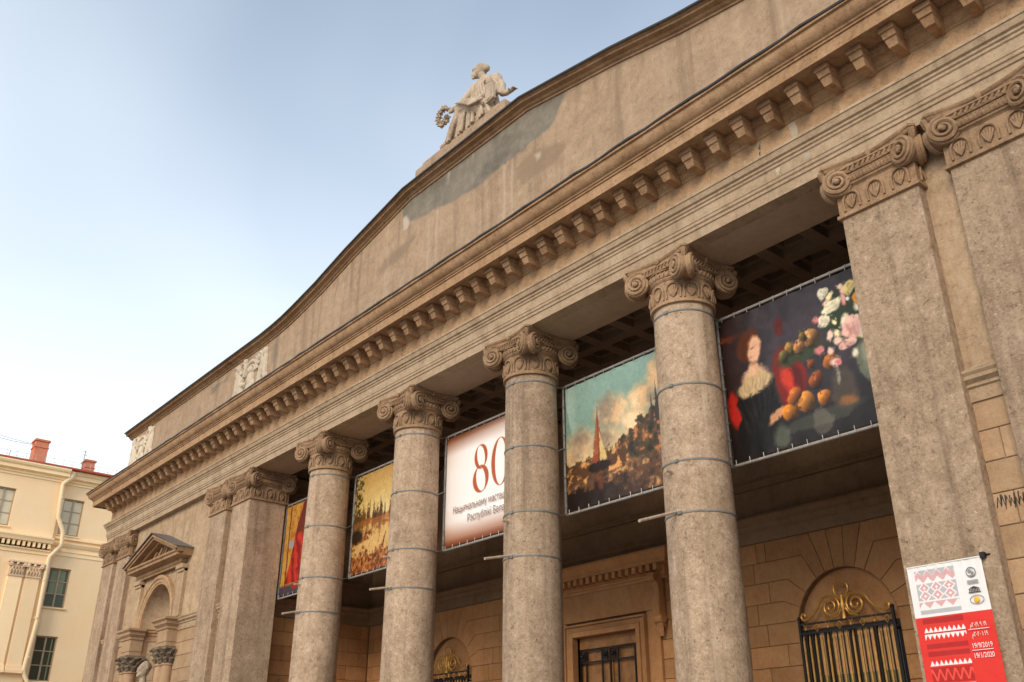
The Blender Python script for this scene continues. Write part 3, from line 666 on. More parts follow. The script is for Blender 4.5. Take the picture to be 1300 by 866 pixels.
# --- capitals
def spiral(c, d, n, r0, turns=2.4, ccw=1):
    """points of a volute in the plane spanned by d (outward) and z"""
    pts = []; d = Vector(d).normalized(); c = Vector(c)
    for k in range(46):
        t = k/45; a = turns*2*PI*t; r = r0*(1-t)**.85*.86+.035
        pts.append(c + d*(r*math.sin(-a*1.0+0)*-1) + Vector((0,0,1))*(r*math.cos(a)))
    return pts
def make_capital(round_):
    mb = MB(); h = .63 if not round_ else .56       # half width of the neck
    z0 = -.95
    def ringpts(rr, z, n=48):
        if round_: return [(rr*math.cos(2*PI*i/n), rr*math.sin(2*PI*i/n), z) for i in range(n)]
        return [(x,y,z) for x,y in ((-rr,-rr),(rr,-rr),(rr,rr),(-rr,rr))]
    A = (h-.63)+.75 if not round_ else .75           # abacus half width at the tips
    A = A+.06 if not round_ else A+.01
    pr = [(h,-.98),(h+.05,-.965),(h+.05,-.91),(h+.02,-.895),(h+.02,-.5),(h+.05,-.47),(h+.05,-.45)]
    mb.loft([ringpts(r,z) for r,z in pr])
    mb.loft([ringpts(r,z) for r,z in [(h-.02,-.46),(h+.02,-.3),(h+.02,-.12),(h-.05,-.1)]])
    # palmette arches on the neck
    def face_pt(k, s, z, o):
        if round_:
            a = k; return Vector((math.cos(a+s/(h+.02))*(h+.02+o), math.sin(a+s/(h+.02))*(h+.02+o), z))
        ang_ = k; c,sn = math.cos(ang_),math.sin(ang_)
        x,y = h+.02+o, s; return Vector((c*x-sn*y, sn*x+c*y, z))
    spots = [(2*PI*i/11, 0) for i in range(11)] if round_ else [(PI/2*f, o_) for f in range(4) for o_ in (-.41,-.005,.4)]
    for k,o_ in spots:
        arch = [face_pt(k,o_-.13,-.87,.01),face_pt(k,o_-.135,-.74,.02)]+[face_pt(k,o_+.135*math.cos(PI-PI*t/8),-.71+.15*math.sin(PI*t/8),.02) for t in range(9)]+[face_pt(k,o_+.135,-.74,.02),face_pt(k,o_+.13,-.87,.01)]
        mb.tube(arch,.02,6)
        for t in range(5):
            a = PI*(t+1)/6; mb.tube([face_pt(k,o_,-.85,.015),face_pt(k,o_+.05*math.cos(a),-.78,.03),face_pt(k,o_+.095*math.cos(a),-.72+.1*math.sin(a),.015)],[.012,.026,.014],5)
    # egg band
    if round_:
        mb.lathe([(h,-.44),(h+.06,-.42),(h+.085,-.38),(h+.085,-.35),(h+.06,-.31),(h,-.3)],44)
        for i in range(44):
            a = 2*PI*i/44; mb.tube([(math.cos(a)*(h+.07),math.sin(a)*(h+.07),-.42),(math.cos(a+.05)*(h+.088),math.sin(a+.05)*(h+.088),-.365),(math.cos(a+.1)*(h+.07),math.sin(a+.1)*(h+.07),-.31)],.016,5)
        mb.lathe([(h+.02,-.3),(h+.09,-.29),(h+.09,-.26),(h+.02,-.25)],40)
        mb.lathe([(h+.0,-.46),(h+.06,-.455),(h+.06,-.43),(h,-.425)],40)
    else:
        for f in range(4):
            mb.tube([face_pt(PI/2*f,-.6,-.37,.02),face_pt(PI/2*f,.6,-.37,.02)],.06,10)
            for i in range(17):
                sx_ = -.48+.06*i; mb.tube([face_pt(PI/2*f,sx_-.02,-.42,.06),face_pt(PI/2*f,sx_,-.37,.085),face_pt(PI/2*f,sx_+.02,-.32,.06)],.014,5)
            for z in (-.29,-.45): mb.tube([face_pt(PI/2*f,-.6,z,.03),face_pt(PI/2*f,.6,z,.03)],.022,6)
    # channel that links the volutes on each side, sagging between them
    b = A-.17; rv = .235; zc = -.37; noses = []
    for f in range(4):
        c,sn = math.cos(PI/2*f-PI/2),math.sin(PI/2*f-PI/2)
        def W(s,o,z): return Vector((c*o-sn*s, sn*o+c*s, z))     # o out of face, s along it
        mid = h+.06 if round_ else h+.06
        rings = []
        for i in range(13):
            s = -1+2*i/12; q = s*s; o = mid*(1-q)+(b+.03)*q; o = max(o, mid)
            zt = -.13; zb_ = -.27+.02*q
            rings.append([tuple(W(s*b,oo,zz_)) for oo,zz_ in ((o-.1,zt),(o+.03,zt),(o+.045,zt-.03),(o+.01,zt-.05),(o+.01,zb_+.04),(o+.045,zb_+.03),(o+.03,zb_),(o-.1,zb_))])
        mb.loft(rings)
        # bead row under the channel
        for i in range(9):
            s = -.75+1.5*i/8; 
            mb.tube([W(s*b*.75-.03,mid+.03,-.25),W(s*b*.75+.03,mid+.03,-.17)],.022,5)
        # two volutes of this face
        for sg in (-1,1):
            ang0 = R(22); mt = A-.015
            d = W(sg*math.cos(ang0), math.sin(ang0), 0); nrm = W(-sg*math.sin(ang0), math.cos(ang0), 0)
            ctr = W(sg*(mt-rv*math.cos(ang0)-.028), mt-rv*math.sin(ang0)+.028, zc)
            mb.disc(tuple(ctr-nrm*.05), tuple(nrm), rv, .07, 30)
            noses.append((f, sg, ctr-nrm*.03, d))
            pts = []
            for k in range(52):
                t = k/51; a = 2.3*2*PI*t; r = (rv-.025)*(1-t)**.8+.03*t
                # starts at the top and turns outward
                pts.append(ctr+nrm*(.025+.05*t)+d*(r*math.sin(a))+Vector((0,0,r*math.cos(a))))
            mb.tube(pts,[.038*(1-.3*k/51) for k in range(52)],6)
            mb.ball(tuple(ctr+nrm*.06),.05,6)
        # flower or tab in the middle of the abacus
        mb.box(0,0,0,0,0,0) if False else None
    # body of the angle volutes, tying the two scrolls of each corner
    for f in range(4):
        a = PI/4+PI/2*f; d = Vector((math.cos(a),math.sin(a),0)); t = Vector((-d.y,d.x,0))
        qa = [q for q in noses if abs(q[2].normalized().dot(Vector((d.x,d.y,0)))) > 0 and (q[2].xy.normalized()-d.xy).length < .35]
        (f1,s1,c1,d1),(f2,s2,c2,d2) = qa[0],qa[1]
        def rg(t):
            c_ = c1.lerp(c2,t); dd = d1.lerp(d2,t).normalized(); k_ = rv*(.97-.16*math.sin(PI*t))
            return [tuple(c_+dd*(k_*math.sin(2*PI*k/26))+Vector((0,0,k_*math.cos(2*PI*k/26)))) for k in range(26)]
        mb.loft([rg(t) for t in (0,.25,.5,.75,1)])
        mb.tube([d*((A)*math.sqrt(2)-.03)+Vector((0,0,-.09)), d*(A*math.sqrt(2)-.07)+Vector((0,0,-.2)), d*(A*math.sqrt(2)-.14)+Vector((0,0,-.3))],[.05,.06,.03],6)
    # abacus with hollow sides
    def aba(tip, hol, z, n=10, cut=.07):
        pts = []
        for f in range(4):
            c,sn = math.cos(PI/2*f-PI/2),math.sin(PI/2*f-PI/2)
            for i in range(n+1):
                s = -1+2*i/n; o = hol+(tip-hol)*abs(s)**1.7; L = tip-cut
                pts.append((c*o-sn*s*L, sn*o+c*s*L, z))
        return pts
    hol = h+.045 if round_ else h+.01
    mb.loft([aba(A-.05,hol-.03,-.135),aba(A-.03,hol,-.12),aba(A-.02,hol+.0,-.07),aba(A-.02,hol+.01,-.065),aba(A+.005,hol+.03,-.05),aba(A+.01,hol+.04,-.015),aba(A,hol+.03,-.002)])
    for f in range(4):
        c,sn = math.cos(PI/2*f-PI/2),math.sin(PI/2*f-PI/2); p = Vector((c*(hol+.04),sn*(hol+.04),-.06))
        mb.ball(tuple(p),.05,6,(1,1,1.4))
    return mb
# --- columns
sh = MB(); pf = []
for k in range(26):
    t = k/25; z = FL+.5+(9.6-FL-.5)*t; tt = max(0,(t-.3)/.7); pf.append((.603-.05*tt**1.5, z))
sh.lathe([(.66,FL+.38),(.66,FL+.44),(.615,FL+.5)]+pf[1:]+[(.56,9.58)], 48)
shaft = None; capm = None
for x in COLX:
    if shaft is None:
        shaft = sh.build('column', M['col'], mus, ang=30, loc=(x,CY,0)); c0 = shaft
        capm = make_capital(True).build('capital', M['cap'], c0, ang=40, loc=(0,0,10.545))
        bs = MB(); bs.box(-.85,.85,-.85,.85,FL,FL+.16); bs.lathe([(.8,FL+.16)]+[(.74+.08*math.cos(a),FL+.24+.08*math.sin(a)) for a in [-PI/2+PI*k/8 for k in range(9)]]+[(.7,FL+.33),(.68,FL+.38)],40)
        base0 = bs.build('base', M['col'], c0, ang=30)
    else:
        c = dup(shaft, mus, (x,CY,0)); dup(capm, c, (0,0,10.545)); dup(base0, c, (0,0,0))
# --- antae and pilasters
pi = MB(); pi.box(-.63,.63,-.6,.6,FL,9.6); pi.box(-.7,.7,-.67,.67,FL,FL+.3); pi.box(-.67,.67,-.64,.64,FL+.3,FL+.42)
p0 = None
for s in (-1,1):
    for cx,hd in ((10.985,.6),(12.73,.6),(21.5,.6),(23.25,.6)):
        if p0 is None:
            p0 = pi.build('pilaster', M['pier'], mus, ang=0, bevel=.015, loc=(s*cx,.602,0))
            k0 = make_capital(False).build('capital', M['cap'], p0, ang=40, loc=(0,.03,10.545))
        else:
            p = dup(p0, mus, (s*cx,.602,0)); dup(k0, p, (0,.03,10.545))

# --- portal
door = empty('door'); door.parent = mus
dr = MB()
def casing(mb, hw, top_, wd, y0, y1):
    mb.box(-hw-wd,-hw,y0,y1,FL,top_+wd); mb.box(hw,hw+wd,y0,y1,FL,top_+wd); mb.box(-hw,hw,y0,y1,top_,top_+wd)
casing(dr,1.07,4.87,.12,4.74,5.2); casing(dr,1.195,4.995,.12,4.77,5.0); casing(dr,1.32,5.12,.05,4.72,5.0)
dr.box(-1.95,1.95,4.82,4.93,5.24,6.02); dr.box(-1.75,-1.375,4.83,4.95,FL,5.235); dr.box(1.375,1.75,4.83,4.95,FL,5.235)
dr.build('door_surround', M['inner'], door, ang=0, bevel=.01)
dc = MB(); dc.sweep([(-.05,5.9),(.05,5.9),(.05,5.96),(.08,5.98),(.08,6.02),(.12,6.04),(.12,6.2),(.36,6.21),(.36,6.3),(.4,6.32),(.44,6.36),(.5,6.44),(.52,6.45),(.52,6.5),(-.05,6.52)], [(-1.98,5.2),(-1.98,4.84),(1.98,4.84),(1.98,5.2)])
for k in range(19):
    x = -2.0+4.0*k/18; dc.box(x-.055,x+.055,4.5,4.73,6.06,6.205)
dc.build('door_cornice', M['inner'], door, ang=25)
for s in (-1,1):
    br = MB(); prof_ = []
    for k in range(21):
        t = k/20; z = 6.0-1.1*t; y = 4.5+.24*t+.07*math.sin(t*2*PI-.3)*(1-.2*t); prof_.append((y,z))
    prof_ = prof_+[(4.8,4.85),(4.84,4.8),(4.86,6.0)]
    br.prism(prof_, lambda a,b,d: (d,a,b), s*1.85-.1, s*1.85+.1)
    br.tube([(s*1.85-.13,4.74,5.0),(s*1.85+.13,4.74,5.0)],.1,14); br.tube([(s*1.85-.12,4.55,5.9),(s*1.85+.12,4.55,5.9)],.09,14)
    for k in range(5): br.tube([(s*1.85-.06+.03*k,4.74,4.92),(s*1.85-.08+.04*k,4.73,4.78),(s*1.85-.05+.025*k,4.78,4.62)],[.03,.035,.02],5)
    br.build('console_bracket', M['inner'], door, ang=30)
lf = MB(); lf.box(-1.07,1.07,5.05,5.2,FL,4.87)
lf.box(-1.07,1.07,4.99,5.05,4.6,4.87); lf.box(-.05,.05,5.0,5.05,FL,4.6)
lf.build('door_leaf', M['wood'], door, ang=0, bevel=.008)
gr = MB(); xs = [-1.02,-.82,-.27,0,.27,.82,1.02]; zs_ = [4.58,4.3]+[4.3-.55-k*.83+ (0) for k in range(0,4)]+[4.02-.55-k*.83 for k in range(0,4)]
zs_ = [4.56,4.28,3.66,3.4,2.7,2.44,1.74,1.48]
for x in xs: gr.box(x-.018,x+.018,4.955,4.985,FL+.1,4.56)
for z in zs_: gr.box(-1.04,1.04,4.945,4.975,z-.02,z+.02)
for z0_,z1_ in ((4.28,4.56),(3.4,3.66),(2.44,2.7)):
    zc = (z0_+z1_)/2
    for x in (-.92,-.135,.135,.92):
        gr.box(x-.075,x+.075,4.93,4.96,zc-.1,zc+.1); gr.ball((x,4.925,zc),.055,6)
gr.build('door_grille', M['iron'], door, ang=30)

# --- arched windows with gilded grilles
def make_window(cx):
    wd = empty('window', (cx,0,0)); wd.parent = mus
    rc = MB(); n = 28
    rc.prism([(1.09*math.cos(PI*i/n),4.38+1.09*math.sin(PI*i/n)) for i in range(n+1)], lambda A,B,D: (A,D,B), 5.06, 5.3)
    rc.build('arch_panel', M['inner'], wd, ang=0)
    pn = MB(); pn.box(-1.08,1.08,5.1,5.14,FL+.6,4.375); pn.build('pane', M['glass'], wd, ang=0)
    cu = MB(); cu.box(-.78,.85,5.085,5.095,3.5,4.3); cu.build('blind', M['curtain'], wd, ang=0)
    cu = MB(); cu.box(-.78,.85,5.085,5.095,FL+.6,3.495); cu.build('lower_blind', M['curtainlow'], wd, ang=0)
    fm = MB(); fm.box(-1.07,-.98,4.98,5.08,FL+.6,4.37); fm.box(.98,1.07,4.98,5.08,FL+.6,4.37); fm.box(-.98,.98,4.98,5.08,4.3,4.37); fm.box(-.06,.06,5.0,5.08,FL+.6,4.3)
    for x in (-.55,.5): fm.box(x-.05,x+.05,5.0,5.08,FL+.6,4.3)
    fm.build('window_frame', M['iron'], wd, ang=0)
    ir = MB(); y = 4.84
    ir.box(-1.02,1.02,y-.02,y+.02,4.44,4.475); ir.box(-1.02,1.02,y-.02,y+.02,4.26,4.295); ir.box(-1.02,1.02,y-.02,y+.02,FL+.7,FL+.74)
    for x in (-1.01,1.01):
        ir.box(x-.025,x+.025,y-.025,y+.025,FL+.65,4.56); ir.ball((x,y,4.58),.04,6)
        for z in (1.6,2.9,4.2): ir.box(x-.02,x+.02,y,5.0,z-.02,z+.02)
    for k in range(29):
        x = -.95+1.9*k/28
        if k % 2: ir.box(x-.011,x+.011,y-.011,y+.011,FL+.7,4.28)
    ir.build('grille', M['iron'], wd, ang=30)
    go = MB()
    for k in range(29):
        x = -.95+1.9*k/28
        if k % 2 == 0: go.box(x-.017,x+.017,y-.018,y+.008,FL+.72,4.14); go.tube([(x,y,4.12),(x,y,4.17),(x,y,4.25)],[.012,.022,.004],5)
    for k in range(8):
        x = -.875+1.75*k/7
        if k % 2: # diamonds
            go.tube([(x,y-.01,4.44),(x+.06,y-.01,4.37),(x,y-.01,4.3),(x-.06,y-.01,4.37),(x,y-.01,4.44)],.013,5)
        else:
            go.tube([(x-.05,y-.01,4.47),(x,y-.01,4.38),(x+.05,y-.01,4.47)],.013,5); go.ball((x,y-.01,4.36),.03,5)
    # cresting: two big scrolls, tails, ring
    for s in (-1,1):
        pts = []
        for k in range(40):
            t = k/39; a = PI/2+ (1-t)*0 + t*2*PI*1.75; r = .045+.165*(1-t)
            pts.append((s*(.27+r*math.cos(a)*1.0), y, 4.72+r*math.sin(a)))
        go.tube(pts,[.024]*40,6)
        tail = [(.27,4.93),(.4,4.92),(.5,4.84),(.56,4.73),(.66,4.63),(.78,4.56),(.88,4.53),(.94,4.56),(.955,4.62),(.92,4.66),(.875,4.65),(.86,4.61),(.89,4.59)]
        sm = []
        for i in range(len(tail)-1):
            for t in (0,.5): sm.append((s*(tail[i][0]*(1-t)+tail[i+1][0]*t), y, tail[i][1]*(1-t)+tail[i+1][1]*t))
        go.tube(sm,.024,6)
        go.tube([(s*.3,y,4.5),(s*.12,y,4.55),(s*.04,y,4.68),(s*.09,y,4.78)],.018,6)
        go.tube([(s*.05,y,4.85),(s*.16,y,4.93),(s*.22,y,4.9)],.016,6)
    go.tube([(.155*math.cos(2*PI*k/24),y,5.04+.155*math.sin(2*PI*k/24)) for k in range(25)],.02,6)
    go.tube([(0,y,4.47),(0,y,4.6),(0,y,4.7),(0,y,4.8),(0,y,4.89)],[.05,.03,.07,.035,.05],8); go.ball((0,y,4.9),.045,6)
    go.build('gilded_cresting', M['brass'], wd, ang=40)
make_window(WX); make_window(-WX)
# graffiti on the wall strip between pier and pilaster
gf = MB(); rnd = random.Random(5)
for k in range(7):
    x = 11.66+.055*k; gf.tube([(x-.02,.197,4.72+rnd.uniform(0,.06)),(x+.01,.197,4.86+rnd.uniform(-.03,.05)),(x+.035,.197,4.74+rnd.uniform(-.02,.05)),(x+.05,.197,4.9+rnd.uniform(-.02,.02))],.008,4)
gf.build('graffiti', M['inkblack'], mus, ang=0)

# ------------------------------------------------------------------ painted / printed surfaces
def vnoise(shape, cell, seed):
    rs = np.random.RandomState(seed); ny,nx = shape; gy,gx = int(ny/cell)+3, int(nx/cell)+3
    g_ = rs.rand(gy,gx); y = np.arange(ny)/cell; x = np.arange(nx)/cell
    y0 = y.astype(int); x0 = x.astype(int); fy = y-y0; fx = x-x0; fy = fy*fy*(3-2*fy); fx = fx*fx*(3-2*fx)
    a = g_[np.ix_(y0,x0)]; b = g_[np.ix_(y0,x0+1)]; c = g_[np.ix_(y0+1,x0)]; d = g_[np.ix_(y0+1,x0+1)]
    return (a*(1-fx)+b*fx)*(1-fy)[:,None]+(c*(1-fx)+d*fx)*fy[:,None]
def fbm(shape, cell, seed, o=4):
    r = np.zeros(shape); a = .5; t = 0
    for k in range(o): r += a*vnoise(shape, max(1.5,cell/2**k), seed+k); t += a; a *= .55
    return r/t
def over(img, mask, col):
    m = np.clip(mask,0,1)[...,None]; return img*(1-m)+np.array(col,float)*m
def ell(U,V,cx,cy,rx,ry,soft=.15,rot=0):
    c,s_ = math.cos(rot),math.sin(rot); x = (U-cx)*c+(V-cy)*s_; y = -(U-cx)*s_+(V-cy)*c
    return np.clip((1-np.hypot(x/rx,y/ry))/soft,0,1)
BW, BH = 3.66, 2.76
NU, NV = 260, 196
shape = (NV+1,NU+1)
GX,GY = np.meshgrid(np.linspace(0,BW,NU+1),np.linspace(0,BH,NV+1))     # metres, v up
def paint_still():
    wx = (fbm(shape,18,5)-.5)*.16; wy = (fbm(shape,18,9)-.5)*.16; U,V = GX+wx, GY+wy
    n = fbm(shape,30,2); n2 = fbm(shape,6,3)
    im = np.zeros(shape+(3,)); im[:] = (50,45,50)
    im = over(im, np.clip((n-.45)*3,0,.6), (70,60,66)); im = over(im, np.clip(1-GX/.8,0,1)*.8, (44,22,18)); im = over(im, np.clip(1-GY/1.0,0,1)*.85,(24,19,17))
    im = over(im, np.clip((fbm(shape,14,21)-.6)*6,0,1)*np.clip(1-GX/.5,0,1)*(GY>1.9),(120,50,25))
    im = over(im, ell(U,V,1.25,2.25,.13,.2,.3), (84,28,26))
    im = over(im, ell(U,V,.62,.72,.52,.85,.2), (22,21,22)); im = over(im, ell(U,V,.12,.95,.14,.42,.3), (176,34,22))   # dark mass, red cloth
    im = over(im, ell(U,V,1.35,1.22,.36,.66,.25,.2), (120,28,20)); im = over(im, ell(U,V,1.30,1.2,.14,.42,.6,.15), (196,56,36)); im = over(im, ell(U,V,1.5,1.15,.1,.5,.6,.3), (84,22,18))
    im = over(im, ell(U,V,.64,1.46,.34,.2,.4,.1), (214,172,138)); im = over(im, ell(U,V,.62,1.3,.42,.2,.25,.2), (200,170,126)); im = over(im, ell(U,V,.66,1.6,.15,.2,.3), (214,168,132))
    im = over(im, ell(U,V,.58,2.1,.29,.34,.3,-.2), (84,42,24)); im = over(im, ell(U,V,.7,1.99,.18,.29,.3), (224,172,138))
    im = over(im, ell(U,V,.84,1.97,.06,.24,.9)*.5, (130,80,60)); im = over(im, ell(U,V,.62,2.04,.05,.03,.8)*.6, (96,54,44)); im = over(im, ell(U,V,.63,1.88,.05,.022,.8)*.6, (150,72,62)); im = over(im, ell(U,V,.68,1.72,.12,.07,.8)*.5, (130,84,64))
    for k in range(9): im = over(im, ell(U,V,.28+.08*k,1.36-.03*abs(k-4),.02,.2,.8,.5-.12*k)*.5, (138,112,84))
    for k in range(6): im = over(im, ell(U,V,.3+.12*k,.75+.05*k,.03,.5,.9,.3-.1*k)*.5, (52,50,52))
    im = over(im, ell(U,V,1.03,.62,.26,.1,.4,.5), (196,140,100))
    im = over(im, ell(U,V,1.62,1.55,.55,.16,.3,.1), (52,62,38))
    for x,y,r,c in ((1.42,1.72,.13,(168,128,62)),(1.62,1.72,.15,(222,150,88)),(1.85,1.8,.17,(226,160,92)),(1.7,1.88,.1,(150,120,60)),(1.28,1.62,.12,(120,110,56)),(1.3,.6,.18,(232,140,44)),(1.62,.68,.19,(228,146,62)),(1.42,.86,.15,(206,112,44)),(1.97,.66,.14,(224,136,52)),(2.2,1.25,.15,(168,96,44)),(1.85,1.02,.16,(176,92,44)),(1.8,1.3,.09,(140,74,36))):
        sh = np.clip(.62+.5*((GY-y)-(GX-x))/r*.8,.28,1.25)[...,None]; m = ell(U,V,x,y,r,r,.14)[...,None]
        im = im*(1-m)+np.array(c)*sh*m; im = over(im, ell(U,V,x-.04,y+.05,r*.3,r*.26,.9)*.6, tuple(min(255,q+40) for q in c)); im = over(im, ell(U,V,x+.03,y-r*.95,r*.9,r*.3,.8)*.5, (20,16,14))
    im = over(im, ell(U,V,1.85,.35,.95,.14,.3,.06), (58,58,50)); im = over(im, ell(U,V,1.05,.2,.2,.3,.4), (78,80,68))
    im = over(im, ell(U,V,2.95,1.15,.34,.48,.12), (104,108,90)); im = over(im, ell(U,V,3.08,1.1,.18,.4,.8)*.8, (58,60,50)); im = over(im, ell(U,V,2.95,.72,.2,.08,.4), (84,86,72)); im = over(im, ell(U,V,2.92,1.55,.18,.1,.4), (92,96,80)); im = over(im, ell(U,V,2.85,1.2,.14,.36,.7)*.7, (168,166,142))
    rs = random.Random(3)
    im = over(im, ell(U,V,2.6,1.95,.6,.62,.35), (44,52,36))
    for k in range(46):
        x,y = rs.gauss(2.55,.3), rs.gauss(1.95,.36); c = rs.choice([(232,222,190),(226,168,160),(236,196,176),(206,120,118),(240,226,170),(232,224,206)])
        r = rs.uniform(.05,.13); im = over(im, ell(U,V,x,y,r,r*rs.uniform(.6,1),.5,rs.uniform(0,3)), c)
    for x,y,r,c in ((2.62,1.7,.2,(236,182,170)),(2.95,1.82,.21,(232,172,158)),(2.35,2.2,.17,(240,230,196)),(2.15,2.0,.16,(238,226,196)),(2.85,2.15,.13,(228,150,58)),(2.7,2.4,.16,(232,206,140)),(2.2,2.5,.12,(222,214,190)),(2.5,1.45,.14,(230,180,168))):
        im = over(im, ell(U,V,x,y,r,r*.85,.25), c); im = over(im, ell(U,V,x+.05,y-.05,r*.8,r*.6,.9)*.4, tuple(q_*.6 for q_ in c))
        for q in range(7): im = over(im, ell(U,V,x+rs.uniform(-.6,.6)*r,y+rs.uniform(-.6,.6)*r,r*.35,r*.2,.6,rs.uniform(0,3))*.6, tuple(max(0,k-50) for k in c))
    im = over(im, ell(U,V,2.35,.72,.28,.42,.3)*.5, (98,84,66)); im = over(im, ell(U,V,2.28,.95,.05,.2,.6)*.7, (170,160,140)); im = over(im, ell(U,V,2.4,.5,.18,.12,.6)*.8, (150,96,52))
    im = over(im, ell(U,V,1.85,.28,.2,.26,.2)*.5, (120,112,100))
    im *= (.93+.14*n2)[...,None]
    return im
def paint_harbour():
    wx = (fbm(shape,12,15)-.5)*.2; U,V = GX+wx, GY+(fbm(shape,12,19)-.5)*.2
    t = GY/BH; im = np.zeros(shape+(3,)); im[:] = (118,148,134)
    im = over(im, np.clip((t-.6)*2.2,0,1), (140,168,158)); im = over(im, np.clip((.62-t)*4,0,1), (214,188,140))
    cl_ = fbm(shape,44,31,5); cmask = np.zeros(shape)
    for x,y,rx,ry in ((1.35,1.85,.62,.5),(.45,1.4,.5,.45),(2.3,1.9,.5,.4),(1.1,1.3,.6,.3),(2.75,2.25,.45,.5),(3.3,2.1,.5,.5),(2.0,1.5,.45,.3),(.2,1.15,.4,.25)):
        cmask = np.maximum(cmask, ell(U,V,x,y,rx,ry,.6))
    im = over(im, np.clip(cmask*1.6*(cl_*1.7-.15),0,1), (212,172,128)); im = over(im, np.clip((cl_-.49)*5,0,1)*cmask, (240,210,166)); im = over(im, np.clip((.45-cl_)*5,0,1)*cmask, (128,108,92))
    im = over(im, np.clip((.42-GX)*3,0,1)*np.clip((GY-1.4)/.3,0,1)*.5*(np.abs(GX*.9+ (GY-2.6)*.22-.12)<.16), (196,214,204))  # pale slanting band: highlight of a cloth fold, painted into the print
    wat = np.clip((.78-V)/.1,0,1); im = over(im, wat, (96,66,44)); rp = fbm((NV+1,NU+1),10,41); im = over(im, wat*np.clip((rp-.52)*5,0,1), (206,152,96)); im = over(im, wat*np.clip((.44-rp)*5,0,1), (58,38,28))
    ridge = .9+.14*GX+np.clip(GX-1.5,0,9)*.46+(fbm(shape,7,51)-.5)*.5
    land = np.clip((ridge-GY)/.06,0,1)*(GX>1.0)*np.clip((GY-.55)/.2,0,1)
    tn = fbm(shape,9,61); im = over(im, land, (70,58,40)); im = over(im, land*np.clip((tn-.52)*6,0,1), (128,84,50)); im = over(im, land*np.clip((tn-.62)*8,0,1), (186,122,76)); im = over(im, land*np.clip((.45-tn)*6,0,1), (44,38,28))
    for x,hh in ((2.62,2.2),(2.78,2.3),(2.48,2.0)): im = over(im, np.clip((.05*(hh-GY)/.6-np.abs(GX-x))/.01,0,1)*(GY>1.3)*(GY<hh), (60,54,48))
    lowb = np.clip((.98+.1*GX+(fbm(shape,5,71)-.5)*.3-GY)/.05,0,1)*(GY>.6)*(GX<1.8)
    im = over(im, lowb, (84,56,36)); im = over(im, lowb*np.clip((tn-.5)*6,0,1), (212,150,90))
    im = over(im, np.clip((.26-GY+.35*fbm(shape,8,81)*1)/.1,0,1)*np.clip(1.6-GX*.6,0,1), (36,26,22))
    sail = (GX>.78)&(GX<1.06)&(GY>.85)&(GY<2.0-(np.abs(GX-.96))*6.2); im = over(im, sail*.85, (150,74,44)); im = over(im, ((GX>1.0)&(GX<1.2)&(GY>.85)&(GY<1.55-(GX-1.0)*3.2))*1., (206,176,116))
    im = over(im, ell(GX,GY,.98,.76,.36,.13,.2), (38,26,22)); im = over(im, ((np.abs(GX-.97)<.012)&(GY>.8)&(GY<2.08))*1., (54,36,28))
    im = over(im, ell(U,V,1.0,.45,.12,.25,.5)*.6, (128,66,40))
    im *= (.94+.12*fbm(shape,4,91))[...,None]; return im
def paint_text():
    t = GY/BH; im = np.zeros(shape+(3,)); im[:] = (244,238,236)
    e = np.clip(1-(t/.22),0,1)**1.3; im = over(im, e, (134,70,38)); e2 = np.clip((t-.82)/.18,0,1)**1.2; im = over(im, e2*np.clip(1.15-GX/BW*.8,0,1), (124,68,42))
    cor_ = np.clip(np.abs(GX-BW/2)/(BW/2)-.55,0,1)*1.1; im = over(im, .7*cor_*np.clip(np.abs(t-.5)*2-.3,0,1), (178,112,72))
    im = over(im, np.clip(.06-t,0,1)*16*.5,(90,40,18)); im = over(im, np.clip(t-.94,0,1)*16*.5,(90,42,20))
    rust = (176,84,44)
    def ring(cx,cy,rx,ry,ix,iy,rot=0,irot=0):
        c,s_ = math.cos(rot),math.sin(rot); x=(GX-cx)*c+(GY-cy)*s_; y=-(GX-cx)*s_+(GY-cy)*c
        c,s_ = math.cos(irot),math.sin(irot); x2=(GX-cx)*c+(GY-cy)*s_; y2=-(GX-cx)*s_+(GY-cy)*c
        return np.clip((1-np.hypot(x/rx,y/ry))/.05,0,1)*np.clip((np.hypot(x2/ix,y2/iy)-1)/.05,0,1)
    cx = BW/2
    im = over(im, ring(cx+.30,1.68,.35,.60,.195,.555), rust)
    im = over(im, ring(cx-.44,1.97,.26,.315,.14,.28,0,.22), rust); im = over(im, ring(cx-.44,1.42,.315,.345,.165,.305,0,.25), rust)
    return im
